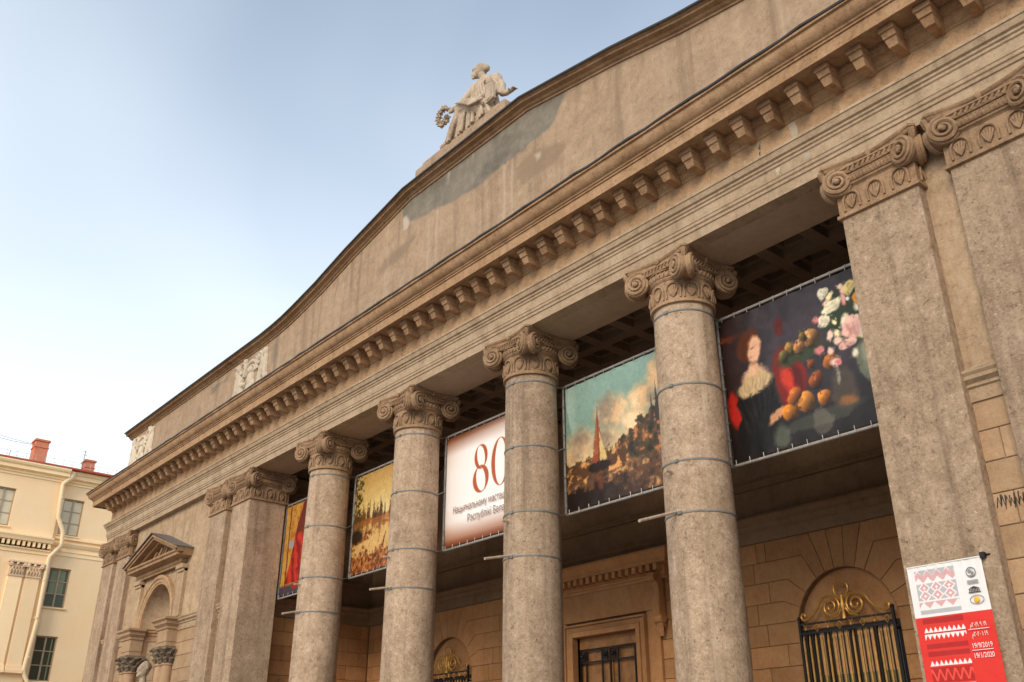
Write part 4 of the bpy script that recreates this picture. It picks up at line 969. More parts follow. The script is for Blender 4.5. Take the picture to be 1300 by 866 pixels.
def paint_forest():
    t = GY/BH; im = np.zeros(shape+(3,)); im[:] = (240,206,128); im = over(im, np.clip((t-.6)*2.4,0,1), (206,158,84)); im = over(im, np.clip((fbm(shape,40,3)-.5)*3,0,1)*(t>.5)*.6, (248,222,160))
    hz = 1.42; n = fbm(shape,8,7); rs = random.Random(8)
    wat = np.clip((hz-GY)/.02,0,1); im = over(im, wat, (230,184,112))
    im = over(im, np.clip((hz+.0-np.abs(GY-hz+.05)*9-hz+.9)/.2,0,1)*.7, (190,110,44))
    for k in range(44):
        x = rs.uniform(-.05,BW) if k < 34 else rs.uniform(2.3,3.6); hh = rs.uniform(.3,.62)*(1.35 if k>=34 else 1); wdt = rs.uniform(.05,.11)
        d = np.abs(GX-x)+ (fbm(shape,4,100+k,2)-.5)*.08; c = rs.choice([(92,62,28),(70,52,30),(110,66,30)])
        im = over(im, np.clip((wdt*(1-(GY-hz)/hh)-d)/.03,0,1)*(GY>hz-.02), c); im = over(im, np.clip((wdt*(1-(hz-GY)/(hh*1.2))-d)/.04,0,1)*(GY<hz)*.75, (138,86,40))
    sh_ = np.clip((.1-np.abs(GY-(1.22+.09*np.sin(GX*2.4)-.05*GX+ .12))*1)/.05,0,1); im = over(im, sh_*np.clip((n-.38)*5,0,1), (160,90,36))
    im = over(im, np.clip((.16-np.abs(GY-(.9+.1*GX)))/.06,0,1)*np.clip((1.5-GX)/.4,0,1)*np.clip((n-.42)*6,0,1), (134,64,24))
    br = np.clip((.6+.12*GX*0+(n-.5)*.7-GY)/.08,0,1); n3 = fbm(shape,5,77); im = over(im, br, (150,80,36)); im = over(im, br*np.clip((n3-.5)*6,0,1), (206,136,70)); im = over(im, br*np.clip((.45-n3)*6,0,1), (92,44,22))
    tr = np.clip((.42-GX+(fbm(shape,9,17)-.5)*.7)/.08,0,1)*(GY>.8); im = over(im, tr*np.clip((fbm(shape,5,27)-.42)*6,0,1), (84,72,30)); im = over(im, ell(GX,GY,.2,1.02,.4,.24,.4), (52,34,18))
    for x,y in ((1.62,.72),(2.05,.78)): im = over(im, ell(GX,GY,x,y,.035,.2,.3,-.3), (74,50,34)); im = over(im, ell(GX,GY,x+.07,y+.17,.02,.08,.4,-.2), (74,50,34))
    return im*(.9+.2*fbm(shape,4,37))[...,None]
def paint_icon():
    n = fbm(shape,16,3); n2 = fbm(shape,5,4); im = np.zeros(shape+(3,)); im[:] = (214,158,66); im = over(im, np.clip((n-.45)*4,0,1), (190,112,40)); im = over(im, np.clip((n2-.58)*6,0,1)*.8, (148,74,26)); im = over(im, np.clip(.5-GX,0,1)*1.2, (222,176,86))
    d = GX-(.10+.36*GY+.06*np.sin(GY*2.2)); rb = np.clip(d/.05,0,1)*(GY>.32); im = over(im, rb, (180,34,20)); f = np.sin(GX*16+GY*3.5+n*7); im = over(im, rb*np.clip(f,0,1)*.8, (226,62,36)); im = over(im, rb*np.clip(-f-.3,0,1), (96,18,16))
    im = over(im, rb*np.clip((GY-1.75)/.1,0,1), (112,40,28)); im = over(im, np.clip(.32-GY,0,1)*12, (70,66,80)); im = over(im, ell(GX,GY,1.0,.2,.3,.12,.3), (160,40,28)); im = over(im, (np.abs(GX-.3)<.035)*1., (120,50,24)*1)
    im = over(im, ((np.abs(GX-.5)<.16)&(np.abs(GY-1.52)<.1))*np.clip(.4+n2,0,1), (150,166,176))
    return im
def dabs(im, n, seed, amin=.02, amax=.06, jit=.05, lum=.16):
    rs = np.random.RandomState(seed); dx, dy = BW/NU, BH/NV; out = im.copy()
    for k in range(n):
        x, y = rs.rand()*BW, rs.rand()*BH
        sx, sy = np.clip(x+rs.randn()*jit,0,BW), np.clip(y+rs.randn()*jit,0,BH)
        c = im[int(sy/dy), int(sx/dx)]*(1+rs.randn()*lum)
        a = amin+(amax-amin)*rs.rand(); b = a*(.25+.4*rs.rand()); th = rs.rand()*PI
        i0,i1 = max(0,int((x-a)/dx)), min(NU+1,int((x+a)/dx)+2); j0,j1 = max(0,int((y-a)/dy)), min(NV+1,int((y+a)/dy)+2)
        U,V = GX[j0:j1,i0:i1]-x, GY[j0:j1,i0:i1]-y; ct,st = math.cos(th),math.sin(th)
        m = (np.clip((1-np.hypot((U*ct+V*st)/a,(-U*st+V*ct)/b))/.4,0,1)*.7)[...,None]
        out[j0:j1,i0:i1] = out[j0:j1,i0:i1]*(1-m)+c*m
    return out
def print_mesh(name, im, x0, y, z0, W_, H_, parent, mat, wave=.012, seed=0):
    im = np.clip(im,0,255)/255; li = np.where(im <= .04045, im/12.92, ((im+.055)/1.055)**2.4)
    nv,nu = im.shape[0]-1, im.shape[1]-1
    wob = (fbm(im.shape[:2],60,seed+200)-.5)*wave*3+(fbm(im.shape[:2],22,seed+300)-.5)*wave
    u = np.linspace(0,W_,nu+1); v = np.linspace(0,H_,nv+1); UU,VV = np.meshgrid(u,v)
    if wave: # scalloped pull between the lacing points
        wob += wave*.5*np.sin(UU/W_*2*PI*9)*np.exp(-np.minimum(VV,H_-VV)*6)
    me = bpy.data.meshes.new(name)
    vs = np.stack([x0+UU, y+wob, z0+VV], -1).reshape(-1,3)
    idx = np.arange((nu+1)*(nv+1)).reshape(nv+1,nu+1); fs = np.stack([idx[:-1,:-1],idx[:-1,1:],idx[1:,1:],idx[1:,:-1]],-1).reshape(-1,4)
    me.from_pydata(vs.tolist(), [], fs.tolist()); me.shade_smooth()
    at = me.attributes.new('print','FLOAT_COLOR','POINT'); at.data.foreach_set('color', np.concatenate([li.reshape(-1,3), np.ones((vs.shape[0],1))],1).astype(np.float32).ravel())
    me.materials.append(mat); o = bpy.data.objects.new(name, me); C.objects.link(o); o.parent = parent
    return o
def text_mesh(name, body_, size, loc, m, parent, align='CENTER', sx=1.):
    cu = bpy.data.curves.new(name,'FONT'); cu.body = body_; cu.size = size; cu.align_x = align
    o = bpy.data.objects.new(name+'_tmp', cu); C.objects.link(o); bpy.context.view_layer.update()
    dg = bpy.context.evaluated_depsgraph_get(); cv = o.evaluated_get(dg).to_curve(dg)
    def area(sp):
        P = [q.co for q in sp.bezier_points]; return sum(P[i-1].x*P[i].y-P[i].x*P[i-1].y for i in range(len(P)))
    def dense(sp):
        out = []; P = sp.bezier_points
        for i in range(len(P)):
            A, B = P[i], P[(i+1)%len(P)]
            for t in (0,.25,.5,.75):
                u = 1-t; q = A.co*u**3+A.handle_right*(3*u*u*t)+B.handle_left*(3*u*t*t)+B.co*t**3; out.append((q.x,q.y))
        return out
    polys = [(dense(sp), area(sp)) for sp in cv.splines if len(sp.bezier_points) > 1]
    big = max(polys, key=lambda q: abs(q[1])); sg = 1 if big[1] > 0 else -1
    def inside(pt, poly):
        c = False
        for i in range(len(poly)):
            (x1,y1),(x2,y2) = poly[i-1], poly[i]
            if (y1 > pt[1]) != (y2 > pt[1]) and pt[0] < (x2-x1)*(pt[1]-y1)/(y2-y1)+x1: c = not c
        return c
    vs, fs = [], []
    outs = [q[0] for q in polys if q[1]*sg > 0]; holes = [q[0] for q in polys if q[1]*sg <= 0]
    o.to_curve_clear(); bpy.data.objects.remove(o)
    for k,op in enumerate(outs):
        c2 = bpy.data.curves.new('tmp','CURVE'); c2.dimensions = '2D'; c2.fill_mode = 'FRONT'
        for poly in [op]+[h for h in holes if inside(h[0], op)]:
            sp = c2.splines.new('POLY'); sp.points.add(len(poly)-1); sp.use_cyclic_u = True
            for q,(x,y) in zip(sp.points, poly): q.co = (x,y,0,1)
        t = bpy.data.objects.new('tmp', c2); C.objects.link(t); bpy.context.view_layer.update(); dg = bpy.context.evaluated_depsgraph_get()
        me2 = bpy.data.meshes.new_from_object(t.evaluated_get(dg)); b0 = len(vs)
        vs += [(v.co.x, v.co.y, .002*(k % 3)) for v in me2.vertices]; fs += [tuple(b0+i for i in f.vertices) for f in me2.polygons]
        bpy.data.objects.remove(t)
    me = bpy.data.meshes.new(name); me.from_pydata(vs, [], fs); me.materials.append(m)
    if sx > 1.2: xs_ = [v[0] for v in vs]; sx = sx/(max(xs_)-min(xs_))
    t = bpy.data.objects.new(name, me); C.objects.link(t); t.parent = parent; t.location = loc; t.rotation_euler = (PI/2,0,0); t.scale = (sx,1,1)
    return t
BY = 1.3; BZ = 6.74
banners = [(-4.38*2, paint_icon, 'banner printed with gold ground and red robe, leftmost between the pier and first column'),
           (-4.38, paint_forest, 'golden forest lake landscape banner hanging between the columns'),
           (0, paint_text, 'white banner with brown edges and rust red number 80'),
           (4.38, paint_harbour, 'harbour landscape banner with sailing boat and greenish cloudy sky'),
           (4.38*2, paint_still, 'dark still life banner with flowers, peaches and red cloth beside right pier')]
for bi,(cx,fn,lab) in enumerate(banners):
    if bi == 0: cx = -8.55
    if bi == 4: cx = 8.70
    bn = empty('banner', (cx,BY,BZ), lab, 'banner', 'banners hung between the portico columns')
    x0 = -BW/2
    pic = fn()
    if bi < 2: pic = pic*.86
    if fn is not paint_text: pic = dabs(pic, 2600, bi+60, jit=.025, lum=.05, amin=.012, amax=.045)
    print_mesh('canvas', pic, x0, 0, 0, BW, BH, bn, M['print'], seed=bi, wave=.003 if fn is paint_text else .014)
    fm = MB()
    e = .06
    for a,b in (((x0-e,0,-e),(x0+BW+e,0,-e)),((x0-e,0,BH+e),(x0+BW+e,0,BH+e)),((x0-e,0,-e),(x0-e,0,BH+e)),((x0+BW+e,0,-e),(x0+BW+e,0,BH+e))): fm.tube([a,b],.028,8)
    fm.build('tube_frame', M['alu'], bn)
    lc = MB()
    for k in range(13):
        x = x0+.08+(BW-.16)*k/12
        lc.tube([(x,-.035,.03),(x+.01,-.04,-e-.02)],.007,5); lc.tube([(x,-.035,BH-.03),(x+.01,-.04,BH+e+.02)],.007,5)
    for k in range(9):
        z = .1+(BH-.2)*k/8; lc.tube([(x0+.03,-.035,z),(x0-e-.03,-.04,z+.01)],.007,5); lc.tube([(x0+BW-.03,-.035,z),(x0+BW+e+.03,-.04,z+.01)],.007,5)
    lc.build('lacing', M['alu'], bn)
    if fn is paint_text:
        text_mesh('lettering', 'Нацыянальнаму мастацкаму музею', .25, (0,-.03,.76), M['ink'], bn, sx=2.95)
        text_mesh('lettering', 'Рэспублікі Беларусь', .25, (.0,-.03,.47), M['ink'], bn, sx=1.8)

# ------------------------------------------------------------------ straps, poles and pegs on the columns
where = ['column left of the forest lake banner','column left of the white 80 banner','column left of the harbour banner','column left of the dark still life banner']
order = ['topmost of four','second from top','third from top','lowest of four']
for ci,x in enumerate(COLX):
    for k,z in enumerate((9.42,7.97,6.58,5.68)):
        tt = max(0,((z-FL-.5)/(9.6-FL-.5)-.3)/.7); r = .603-.05*tt**1.5+.006
        sb = MB(); sb.lathe([(r-.004,-.015),(r+.008,-.015),(r+.008,.015),(r-.004,.015)],44,caps=False)
        sb.f.append(sb.f[0]); sb.f.pop()
        sb.box(.02,.10,-r-.022,-r+.01,-.026,.026)
        if k < 3:  # tie wire to the banner corner behind
            zt = (BZ+BH+.05, BZ+1.4, BZ-.05)[k]-z
            sb.tube([(r*.84,r*.56,0),(.33,BY-CY-.04,zt)],.011,6)
            sb.tube([(-r*.84,r*.56,0),(-.33,BY-CY-.04,zt)],.011,6)
        o = sb.build('steel_strap', M['strap'], loc=(x,CY,z), ang=40)
        tag(o, 'grey steel strap round %s, %s' % (where[ci], order[k]), 'strap', 'steel straps round the columns')
pol = [(-.40,5.6),(-.46,5.6),(-.58,5.56),(-.88,5.40)]
for ci,x in enumerate(COLX):
    yt,zt = pol[ci]; pb = MB(); ln = .4-(yt)
    pb.tube([(0,0,0),(-.02,yt-.03,zt-5.70)],.026,8); pb.tube([(0,0,0),(.1,.05,.03),(.3,.14,.05)],[.026,.022,.012],8)
    o = pb.build('wooden_pole', M['pole'], loc=(x,CY-.61,5.71)); tag(o, 'pale wooden pole sticking out of the '+where[ci], 'pole', 'poles sticking out of the columns')
    gb = MB(); gb.tube([(0,0.03,0),(-.01,-.16,-.01)],.028,8); gb.disc((0,.03,0),(0,-1,0),.05,.04,12)
    o = gb.build('short_peg', M['pole'], loc=(x-.05,CY-.59,6.42)); tag(o, 'short brown peg above the pole on the '+where[ci], 'peg', 'pegs on the columns')

# ------------------------------------------------------------------ poster on the right pier
PX, PZ, PW, PH = 10.42, 1.75, .985, 2.4
po = empty('exhibition_poster', (PX,-.03,PZ), 'white and red exhibition poster with folk ornament hanging on right pier', 'poster')
nu,nv = 150,366; u,v = np.meshgrid(np.linspace(0,PW,nu+1),np.linspace(0,PH,nv+1)); im = np.zeros((nv+1,nu+1,3)); im[:] = (226,222,220)
split = 1.77
RED = (212,46,34); im = over(im, (v<split)*1., RED)
GR,PK = (176,174,176),(206,160,160)
ox = (u>.09)&(u<.62)
def tri(x, p): return np.abs(((x/p)%1)-.5)*2
band = lambda a,b: ox&(v>a)&(v<b)
im = over(im, band(2.27,2.34)*(tri(u,.13)*.07>(v-2.27)), PK); im = over(im, band(2.2,2.28)*(tri(u,.13)*.07<(v-2.2)+.01), PK); im = over(im, band(2.26,2.35)*(tri(u-.065,.13)>(.1+(2.35-v)/.09)), GR)
im = over(im, band(1.97,2.18)*1., GR)
for cx in (.19,.355,.52):
    for cz in (2.125,2.025):
        d = np.abs(u-cx)+np.abs(v-cz)*1.1; im = over(im, (d<.085)*(band(1.97,2.18)), (232,228,226)); im = over(im, (d<.066)*1., PK); im = over(im, (d<.02)*1., (240,236,234))
im = over(im, band(1.87,1.95)*(tri(u,.15)*.08<(v-1.87)), PK); im = over(im, band(1.80,1.85)*1., GR)
DK = (168,30,26); WH = (236,224,222)
im = over(im, band(1.68,1.75)*1., DK); im = over(im, band(1.58,1.64)*(tri(u,.06)*.06>(v-1.58)), WH); im = over(im, band(1.495,1.555)*(tri(u,.06)*.06<(v-1.495)+.004), WH); im = over(im, band(1.565,1.575)*1., DK)
im = over(im, band(1.38,1.44)*1., DK); im = over(im, band(1.29,1.35)*1., DK)
im = over(im, band(1.18,1.24)*(tri(u,.06)*.06>(v-1.18)), WH); im = over(im, band(.98,1.16)*1., DK); im = over(im, band(1.0,1.14)*(np.abs((v-1.07)/.07-(tri(u,.1)*2-1))<.45), (232,74,56))
im = over(im, band(.9,.96)*(tri(u,.06)*.06<(v-.9)+.01), WH)
for k in range(3):
    im = over(im, band(.2+.2*k,.3+.2*k)*(tri(u,.08)*.1>(v-.2-.2*k)), (WH,DK,WH)[k])
print_mesh('printed_sheet', im, 0, 0, 0, PW, PH, po, M['print'], wave=.006, seed=9)
pr_ = MB(); pr_.tube([(-.0,0,PH+.006),(PW+.01,0,PH+.006)],.009,8); pr_.build('hanging_rod', M['white'], po); pr_ = MB(); pr_.tube([(-.01,0,-.012),(PW+.02,0,-.012)],.016,8); pr_.build('hanging_rod', M['white'], po)
bk_ = MB(); bk_.box(PW+.0,PW+.06,-.03,.03,PH-.02,PH+.05); bk_.tube([(PW+.04,.0,PH+.02),(PW+.14,.06,PH+.02)],.012,6); bk_.build('bracket', M['iron'], po)
for s_,z,sz in (('م٢٠١٩/٩/١٩',1.585,.078),('م٢٠٢٠/١/١٩',1.475,.078),('19/9/2019',1.34,.086),('19/1/2020',1.225,.086)):
    text_mesh('lettering', s_, sz, (.79,-.010,z), M['white'], po, sx=.74 if sz > .08 else .7)
ln_ = MB(); ln_.box(.66,.92,-.018,-.013,1.555,1.562); ln_.box(.66,.92,-.018,-.013,1.312,1.319); ln_.build('ruled_line', M['white'], po, ang=0)
e1 = MB(); e1.disc((.815,-.012,2.25),(0,-1,0),.022,.004,14); e1.disc((.845,-.012,2.225),(0,-1,0),.018,.004,14); e1.box(.785,.87,-.016,-.012,2.19,2.2); e1.tube([(.83+.058*math.cos(2*PI*k/20),-.014,2.235+.058*math.sin(2*PI*k/20)) for k in range(21)],.006,4)
for k in range(3): e1.box(.76,.9,-.016,-.012,2.13-.018*k,2.138-.018*k)
e1.build('round_emblem', M['inkgrey'], po, ang=0)
e2 = MB(); e2.box(.755,.905,-.016,-.012,1.985,1.995); e2.prism([(.765,2.04),(.895,2.04),(.83,2.062)], lambda A,B,D: (A,D,B), -.016,-.012)
for k in range(7): e2.box(.77+.0195*k-.004,.77+.0195*k+.006,-.016,-.012,1.998,2.036)
e2.build('building_emblem', M['inkblack'], po, ang=0)
e3 = MB(); e3.disc((.84,-.018,1.9),(0,-1,0),.036,.006,20); e3.build('yolk_emblem', M['yolk'], po, ang=30)
e4 = MB(); e4.tube([(.84+.085*math.cos(2*PI*k/24),-.014,1.9+.052*math.sin(2*PI*k/24)) for k in range(25)],.004,4); e4.build('egg_outline', M['inkgrey'], po, ang=0)

# ------------------------------------------------------------------ the seated statue on the attic
def caps_mesh(mb, pts, rs, n=12, sc=None):
    """tapered chain of balls and tubes, merged later by a remesh"""
    for (a,b),(ra,rb) in zip(zip(pts,pts[1:]),zip(rs,rs[1:])):
        mb.tube([a,b],[ra,rb],n)
    for p,r in zip(pts,rs): mb.ball(p,r*1.0,6)
stt = empty('roof_statue', (0,.62,16.9), 'stone statue of a seated draped woman holding out a wreath above the attic', 'statue')
pl = MB(); pl.box(-2.3,1.75,-.42,.7,0,.6); pl.box(-2.1,1.6,-.32,.6,.6,.8); pl.box(.1,1.05,-.15,.55,.8,1.2)
pl.build('plinth', M['attic'], stt, ang=0, bevel=.03)
fb = MB(); F = lambda x,y,z: (x,y,z-16.9)
caps_mesh(fb, [F(.58,.05,18.1),F(.55,.05,18.45),F(.5,.04,18.85),F(.44,.02,19.18),F(.38,0,19.36)], [.36,.29,.26,.29,.18])
caps_mesh(fb, [F(.08,-.1,19.24),F(.75,.12,19.24)], [.17,.19]); fb.ball(F(.3,-.2,19.02),.15,6); fb.ball(F(.56,-.14,19.0),.15,6)
caps_mesh(fb, [F(.37,0,19.36),F(.24,-.04,19.62)], [.125,.115])
fb.ball(F(.13,-.09,19.80),.185,8,(1,.88,1.22)); fb.ball(F(.06,-.14,19.69),.12,6,(1,.9,1.0)); fb.ball(F(-.055,-.185,19.76),.03,5,(1.2,1,1.5)); fb.ball(F(.02,-.2,19.66),.05,5,(1.2,1,.7)); fb.ball(F(-.0,-.18,19.60),.05,5)
fb.ball(F(.2,-.03,19.87),.2,8,(1.02,.95,1.05)); fb.ball(F(.38,.02,19.84),.12,6); fb.ball(F(.02,-.1,19.93),.1,6,(1.2,1.3,.6)); fb.ball(F(.15,-.2,19.84),.09,5)
# right arm lies along the thigh and holds the wreath out
caps_mesh(fb, [F(.08,-.12,19.24),F(-.1,-.28,18.9),F(-.32,-.36,18.74),F(-.61,-.42,18.70)], [.15,.125,.1,.075]); fb.ball(F(-.69,-.43,18.67),.085,6,(1.4,.8,.9))
for k in range(4): fb.tube([F(-.73,-.45,18.64+.03*k),F(-.83,-.44,18.66+.03*k),F(-.85,-.40,18.67+.03*k)],[.026,.024,.018],5)
fb.tube([F(-.67,-.46,18.72),F(-.75,-.46,18.77),F(-.82,-.44,18.77)],[.03,.026,.02],5)
# left arm, hand resting behind
caps_mesh(fb, [F(.75,.1,19.22),F(.98,.12,18.85),F(1.12,.05,18.45),F(1.42,-.05,18.2),F(1.62,-.08,18.12)], [.17,.14,.115,.085,.07]); fb.ball(F(1.7,-.08,18.1),.075,6,(1.5,.9,.8))
for k in range(4): fb.tube([F(1.74,-.14+.04*k,18.11),F(1.84,-.15+.045*k,18.11),F(1.9,-.15+.045*k,18.05)],[.026,.023,.016],5)
fb.tube([F(1.66,-.15,18.1),F(1.72,-.22,18.08),F(1.76,-.23,18.05)],[.028,.024,.018],5)
# thighs and shins under cloth
for y,dz,dx in ((-.22,0,0),(.18,.06,.1)):
    caps_mesh(fb, [F(.5+dx,y,18.2),F(0+dx,y-.02,18.5+dz),F(-.42+dx,y-.03,18.62+dz)], [.3,.26,.22])
    caps_mesh(fb, [F(-.42+dx,y-.03,18.62+dz),F(-.66+dx,y-.02,18.25),F(-.86+dx,y,17.95)], [.22,.18,.15])
# feet
caps_mesh(fb, [F(-.86,-.22,17.9),F(-1.1,-.26,17.8),F(-1.34,-.3,17.77)], [.12,.1,.07]); caps_mesh(fb, [F(-.78,.18,17.9),F(-1.02,.16,17.8)], [.11,.08])
# falling cloth with folds
rnd = random.Random(2)
for x,z,r in ((-.62,18.1,.26),(-.3,18.25,.3),(0,18.15,.3),(.3,18.05,.3),(.6,18.0,.32),(-.7,17.85,.24),(-.35,17.85,.3),(0,17.85,.3),(.4,17.85,.3),(.75,17.9,.3)): fb.ball(F(x,-.05,z),r,6,(1,.95,1))
for k in range(12):
    t = k/11; x0 = -.46+1.2*t; zt = 18.66-.34*t; o_ = .05*math.sin(k*2.1)
    xb = -.98+1.95*t+rnd.uniform(-.05,.05)
    fb.tube([F(x0,-.28,zt),F(x0*.75+xb*.25-.02,-.36-o_*.4,zt*.7+17.75*.3),F(x0*.35+xb*.65,-.36-o_*.7,zt*.35+17.75*.65),F(xb,-.34-o_,17.66)],[.04,.05,.055,.06+.02*rnd.random()],7)
for k in range(5): fb.tube([F(-.5-.05*k,-.34+.14*k,18.62),F(-.76-.03*k,-.38+.15*k,18.2),F(-1.0+.02*k,-.36+.15*k,17.72)],[.05,.06,.075],7)
for k in range(6): fb.tube([F(.1+.11*k,-.24,19.2-.02*k),F(.2+.1*k,-.36,18.85),F(.2+.13*k,-.37,18.42)],[.03,.045,.05],6)
for k in range(3): fb.tube([F(.72+.05*k,.0-.04*k,19.25-.07*k),F(.94+.05*k,-.06,18.75),F(.98+.07*k,-.1,18.35)],[.05,.05,.05],7)
for k in range(4): fb.tube([F(-.4+.1*k,-.52+.03*k,18.72-.05*k),F(.0+.12*k,-.6,18.45-.1*k),F(.5+.13*k,-.5,18.35-.08*k)],[.03,.045,.04],6)
caps_mesh(fb, [F(.2,-.3,18.42),F(.55,-.36,18.36),F(.95,-.3,18.4)],[.09,.1,.09])
fb.v += []; 
o = fb.build('draped_figure', M['statue'], stt, ang=0)
rm = o.modifiers.new('remesh','REMESH'); rm.mode = 'VOXEL'; rm.voxel_size = .018; rm.use_smooth_shade = True
sm_ = o.modifiers.new('smooth','SMOOTH'); sm_.factor = .4; sm_.iterations = 1
wr = MB(); rnd = random.Random(6)
for k in range(44):
    a = R(35)+R(290)*k/43; c = (-1.13+.25*math.cos(a), -.44, 18.72-16.9+.28*math.sin(a))
    t = Vector((-math.sin(a),0,math.cos(a)))
    for q in range(3):
        d = (t*.5+Vector((math.cos(a)*rnd.uniform(-1,1),rnd.uniform(-.8,.8),math.sin(a)*rnd.uniform(-1,1)))).normalized()
        p = Vector(c); wr.tube([p,p+d*.06,p+d*.13],[.03,.045,.008],5)
wr.tube([(-1.13+.25*math.cos(R(35+290*k/30)),-.44,1.82+.28*math.sin(R(35+290*k/30))) for k in range(31)],.04,6)
w_ = wr.build('laurel_wreath', M['statue'], stt, ang=40)
sl = MB(); sl.prism([(.84,1.78),(1.2,1.68),(1.26,1.1),(.9,1.06)], lambda A,B,D: (A,D,B), -.4,-.3); sl.prism([(.89,1.71),(1.15,1.63),(1.2,1.15),(.95,1.12)], lambda A,B,D: (A,D,B), -.42,-.405)
so_ = sl.build('shield', M['statue'], stt, ang=0, bevel=.02)
for q in (o,w_,so_): q.scale = (.93,.93,.93); q.location = (.035,0,.056)

# ------------------------------------------------------------------ statue in the left niche
ns = empty('niche_statue', (NCX-.12,.12,FL+.1), 'pale stone figure standing in the arched niche of the left wing', 'statue')
nb = MB(); z_ = 3.05
nb.lathe([(.5,0),(.5,1.55),(.56,1.6),(.56,1.7),(.46,1.72)],24)
nb.build('pedestal', M['blocks'], ns, ang=30)
fb = MB()
caps_mesh(fb, [(0,0,1.8),(0,0,2.4),(0,.02,2.9),(0,.02,3.3),(0,.02,3.72)], [.34,.3,.26,.3,.15])
caps_mesh(fb, [(-.38,.02,3.6),(.38,.02,3.6)], [.14,.14]); caps_mesh(fb, [(0,0,3.7),(0,-.02,4.05)], [.12,.11])
fb.ball((0,-.04,4.26),.2,8,(.86,1,1.2)); fb.ball((0,-.1,4.12),.13,6); fb.ball((0,-.24,4.2),.04,5,(1,1,1.5)); fb.ball((0,.02,4.36),.2,8)
fb.ball((-.07,-.19,4.1),.05,5); fb.ball((.07,-.19,4.1),.05,5); fb.ball((0,-.2,4.07),.06,5)
for s in (-1,1): caps_mesh(fb, [(s*.4,.02,3.58),(s*.5,.02,3.1),(s*.3,-.25,2.85)], [.13,.11,.08])
for k in range(12):
    a = PI+PI*k/11; fb.tube([(.26*math.cos(a),.26*math.sin(a),3.2),(.34*math.cos(a),.34*math.sin(a),2.4),(.42*math.cos(a),.42*math.sin(a),1.75)],[.05,.06,.08],6)
fb.ball((-.075,-.2,4.29),.05,5); fb.ball((.075,-.2,4.29),.05,5)
for k in range(14):
    a = PI*k/13; fb.ball((.17*math.cos(a),.02-.02*math.sin(a),4.32+.2*math.sin(a)),.06,5)
o = fb.build('stone_figure', M['statue'], ns, ang=0); rm = o.modifiers.new('remesh','REMESH'); rm.mode='VOXEL'; rm.voxel_size=.025; rm.use_smooth_shade=True

# ------------------------------------------------------------------ cream neighbour, facing +X
NXW = -40.
nb_ = empty('neighbour_building', (NXW,2,0), 'cream yellow classical building with red roof left of the museum', 'building')
def NB(): return MB()
Y0,Y1 = -32,34
O = (NXW,2,0)
def sh_(mb): mb.v = [(x-O[0],y-O[1],z-O[2]) for x,y,z in mb.v]; return mb
rows = [(14.25,16.33),(10.3,12.42),(6.5,8.8),(2.2,4.9)]
cols = [2.56+2.95*k for k in range(0,10)]+[-1.18-2.95*k for k in range(0,10)]
def xface(y): return NXW+.28 if y < 1.72 else NXW
# wall as vertical strips between the window columns so that the windows are real openings
wl = MB(); cs = sorted(cols); edges = [Y0]
def wall_strip(a,b):
    for p,q in ((a,min(b,1.72)),(max(a,1.72),b)):
        if q-p > 1e-4: wl.box(NXW-.35,xface((p+q)/2),p,q,0,17.3)
prev = Y0
for c in cs:
    wall_strip(prev,c-.56); prev = c+.56
    zprev = 0
    for z0_,z1_ in sorted(rows): wl.box(NXW-.35,xface(c),c-.56,c+.56,zprev,z0_); zprev = z1_
    wl.box(NXW-.35,xface(c),c-.56,c+.56,zprev,17.3)
wall_strip(prev,Y1)
wl.box(NXW-14,NXW-.5,Y0,Y1,0,17.3)
sh_(wl).build('wall', M['nwall'], nb_, ang=0)
ec = MB()
def ysweep(mb, prof_, ya, yb, xf): mb.prism(prof_, lambda p,z,d: (xf+p,d,z), ya, yb)
epro = [(-.2,17.1),(.05,17.1),(.05,17.2),(.12,17.25),(.12,17.35),(.32,17.42),(.32,17.6),(.4,17.66),(.45,17.76),(.45,17.84),(-.2,17.88)]
ysweep(ec, epro, Y0, 1.9, NXW+.28); ysweep(ec, epro, 1.9, Y1, NXW)
sh_(ec).build('eaves_cornice', M['ntrim'], nb_, ang=25)
bc = MB()
bpro = [(-.1,12.95),(.05,12.95),(.05,13.1),(.14,13.15),(.14,13.22),(.0,13.22),(.0,13.52),(.32,13.56),(.36,13.7),(.42,13.78),(.42,13.86),(-.1,13.9)]
ysweep(bc, bpro, Y0, 1.74, NXW+.28)
for k in range(60):
    y = 1.6-.26*k; bc.box(NXW+.28,NXW+.54,y-.07,y+.06,13.28,13.54)
ysweep(bc, [(-.1,13.1),(.04,13.1),(.04,13.3),(.08,13.32),(.08,13.4),(-.1,13.42)], 1.74, Y1, NXW); ysweep(bc, [(-.1,13.6),(.05,13.6),(.12,13.7),(.16,13.78),(.16,13.84),(-.1,13.86)], 1.74, Y1, NXW)
ysweep(bc, [(-.1,14.0),(.06,14.0),(.06,14.12),(-.1,14.16)], Y0, Y1, NXW+.28-.2)
sh_(bc).build('belt_cornice', M['ntrim'], nb_, ang=25)
pb0 = None
def npil(y0_):
    global pb0
    w_ = .74
    pm = MB(); pm.box(0,.14,0,w_,7.15,11.7); pm.box(0,.2,-.05,w_+.05,6.95,7.15); pm.box(0,.26,-.09,w_+.09,6.78,6.95)
    return pm
ys = []
for k in range(0,7):
    b0 = -2.95*k; ys += [(-.13+b0*2),(.74+b0*2)]
caps0 = None
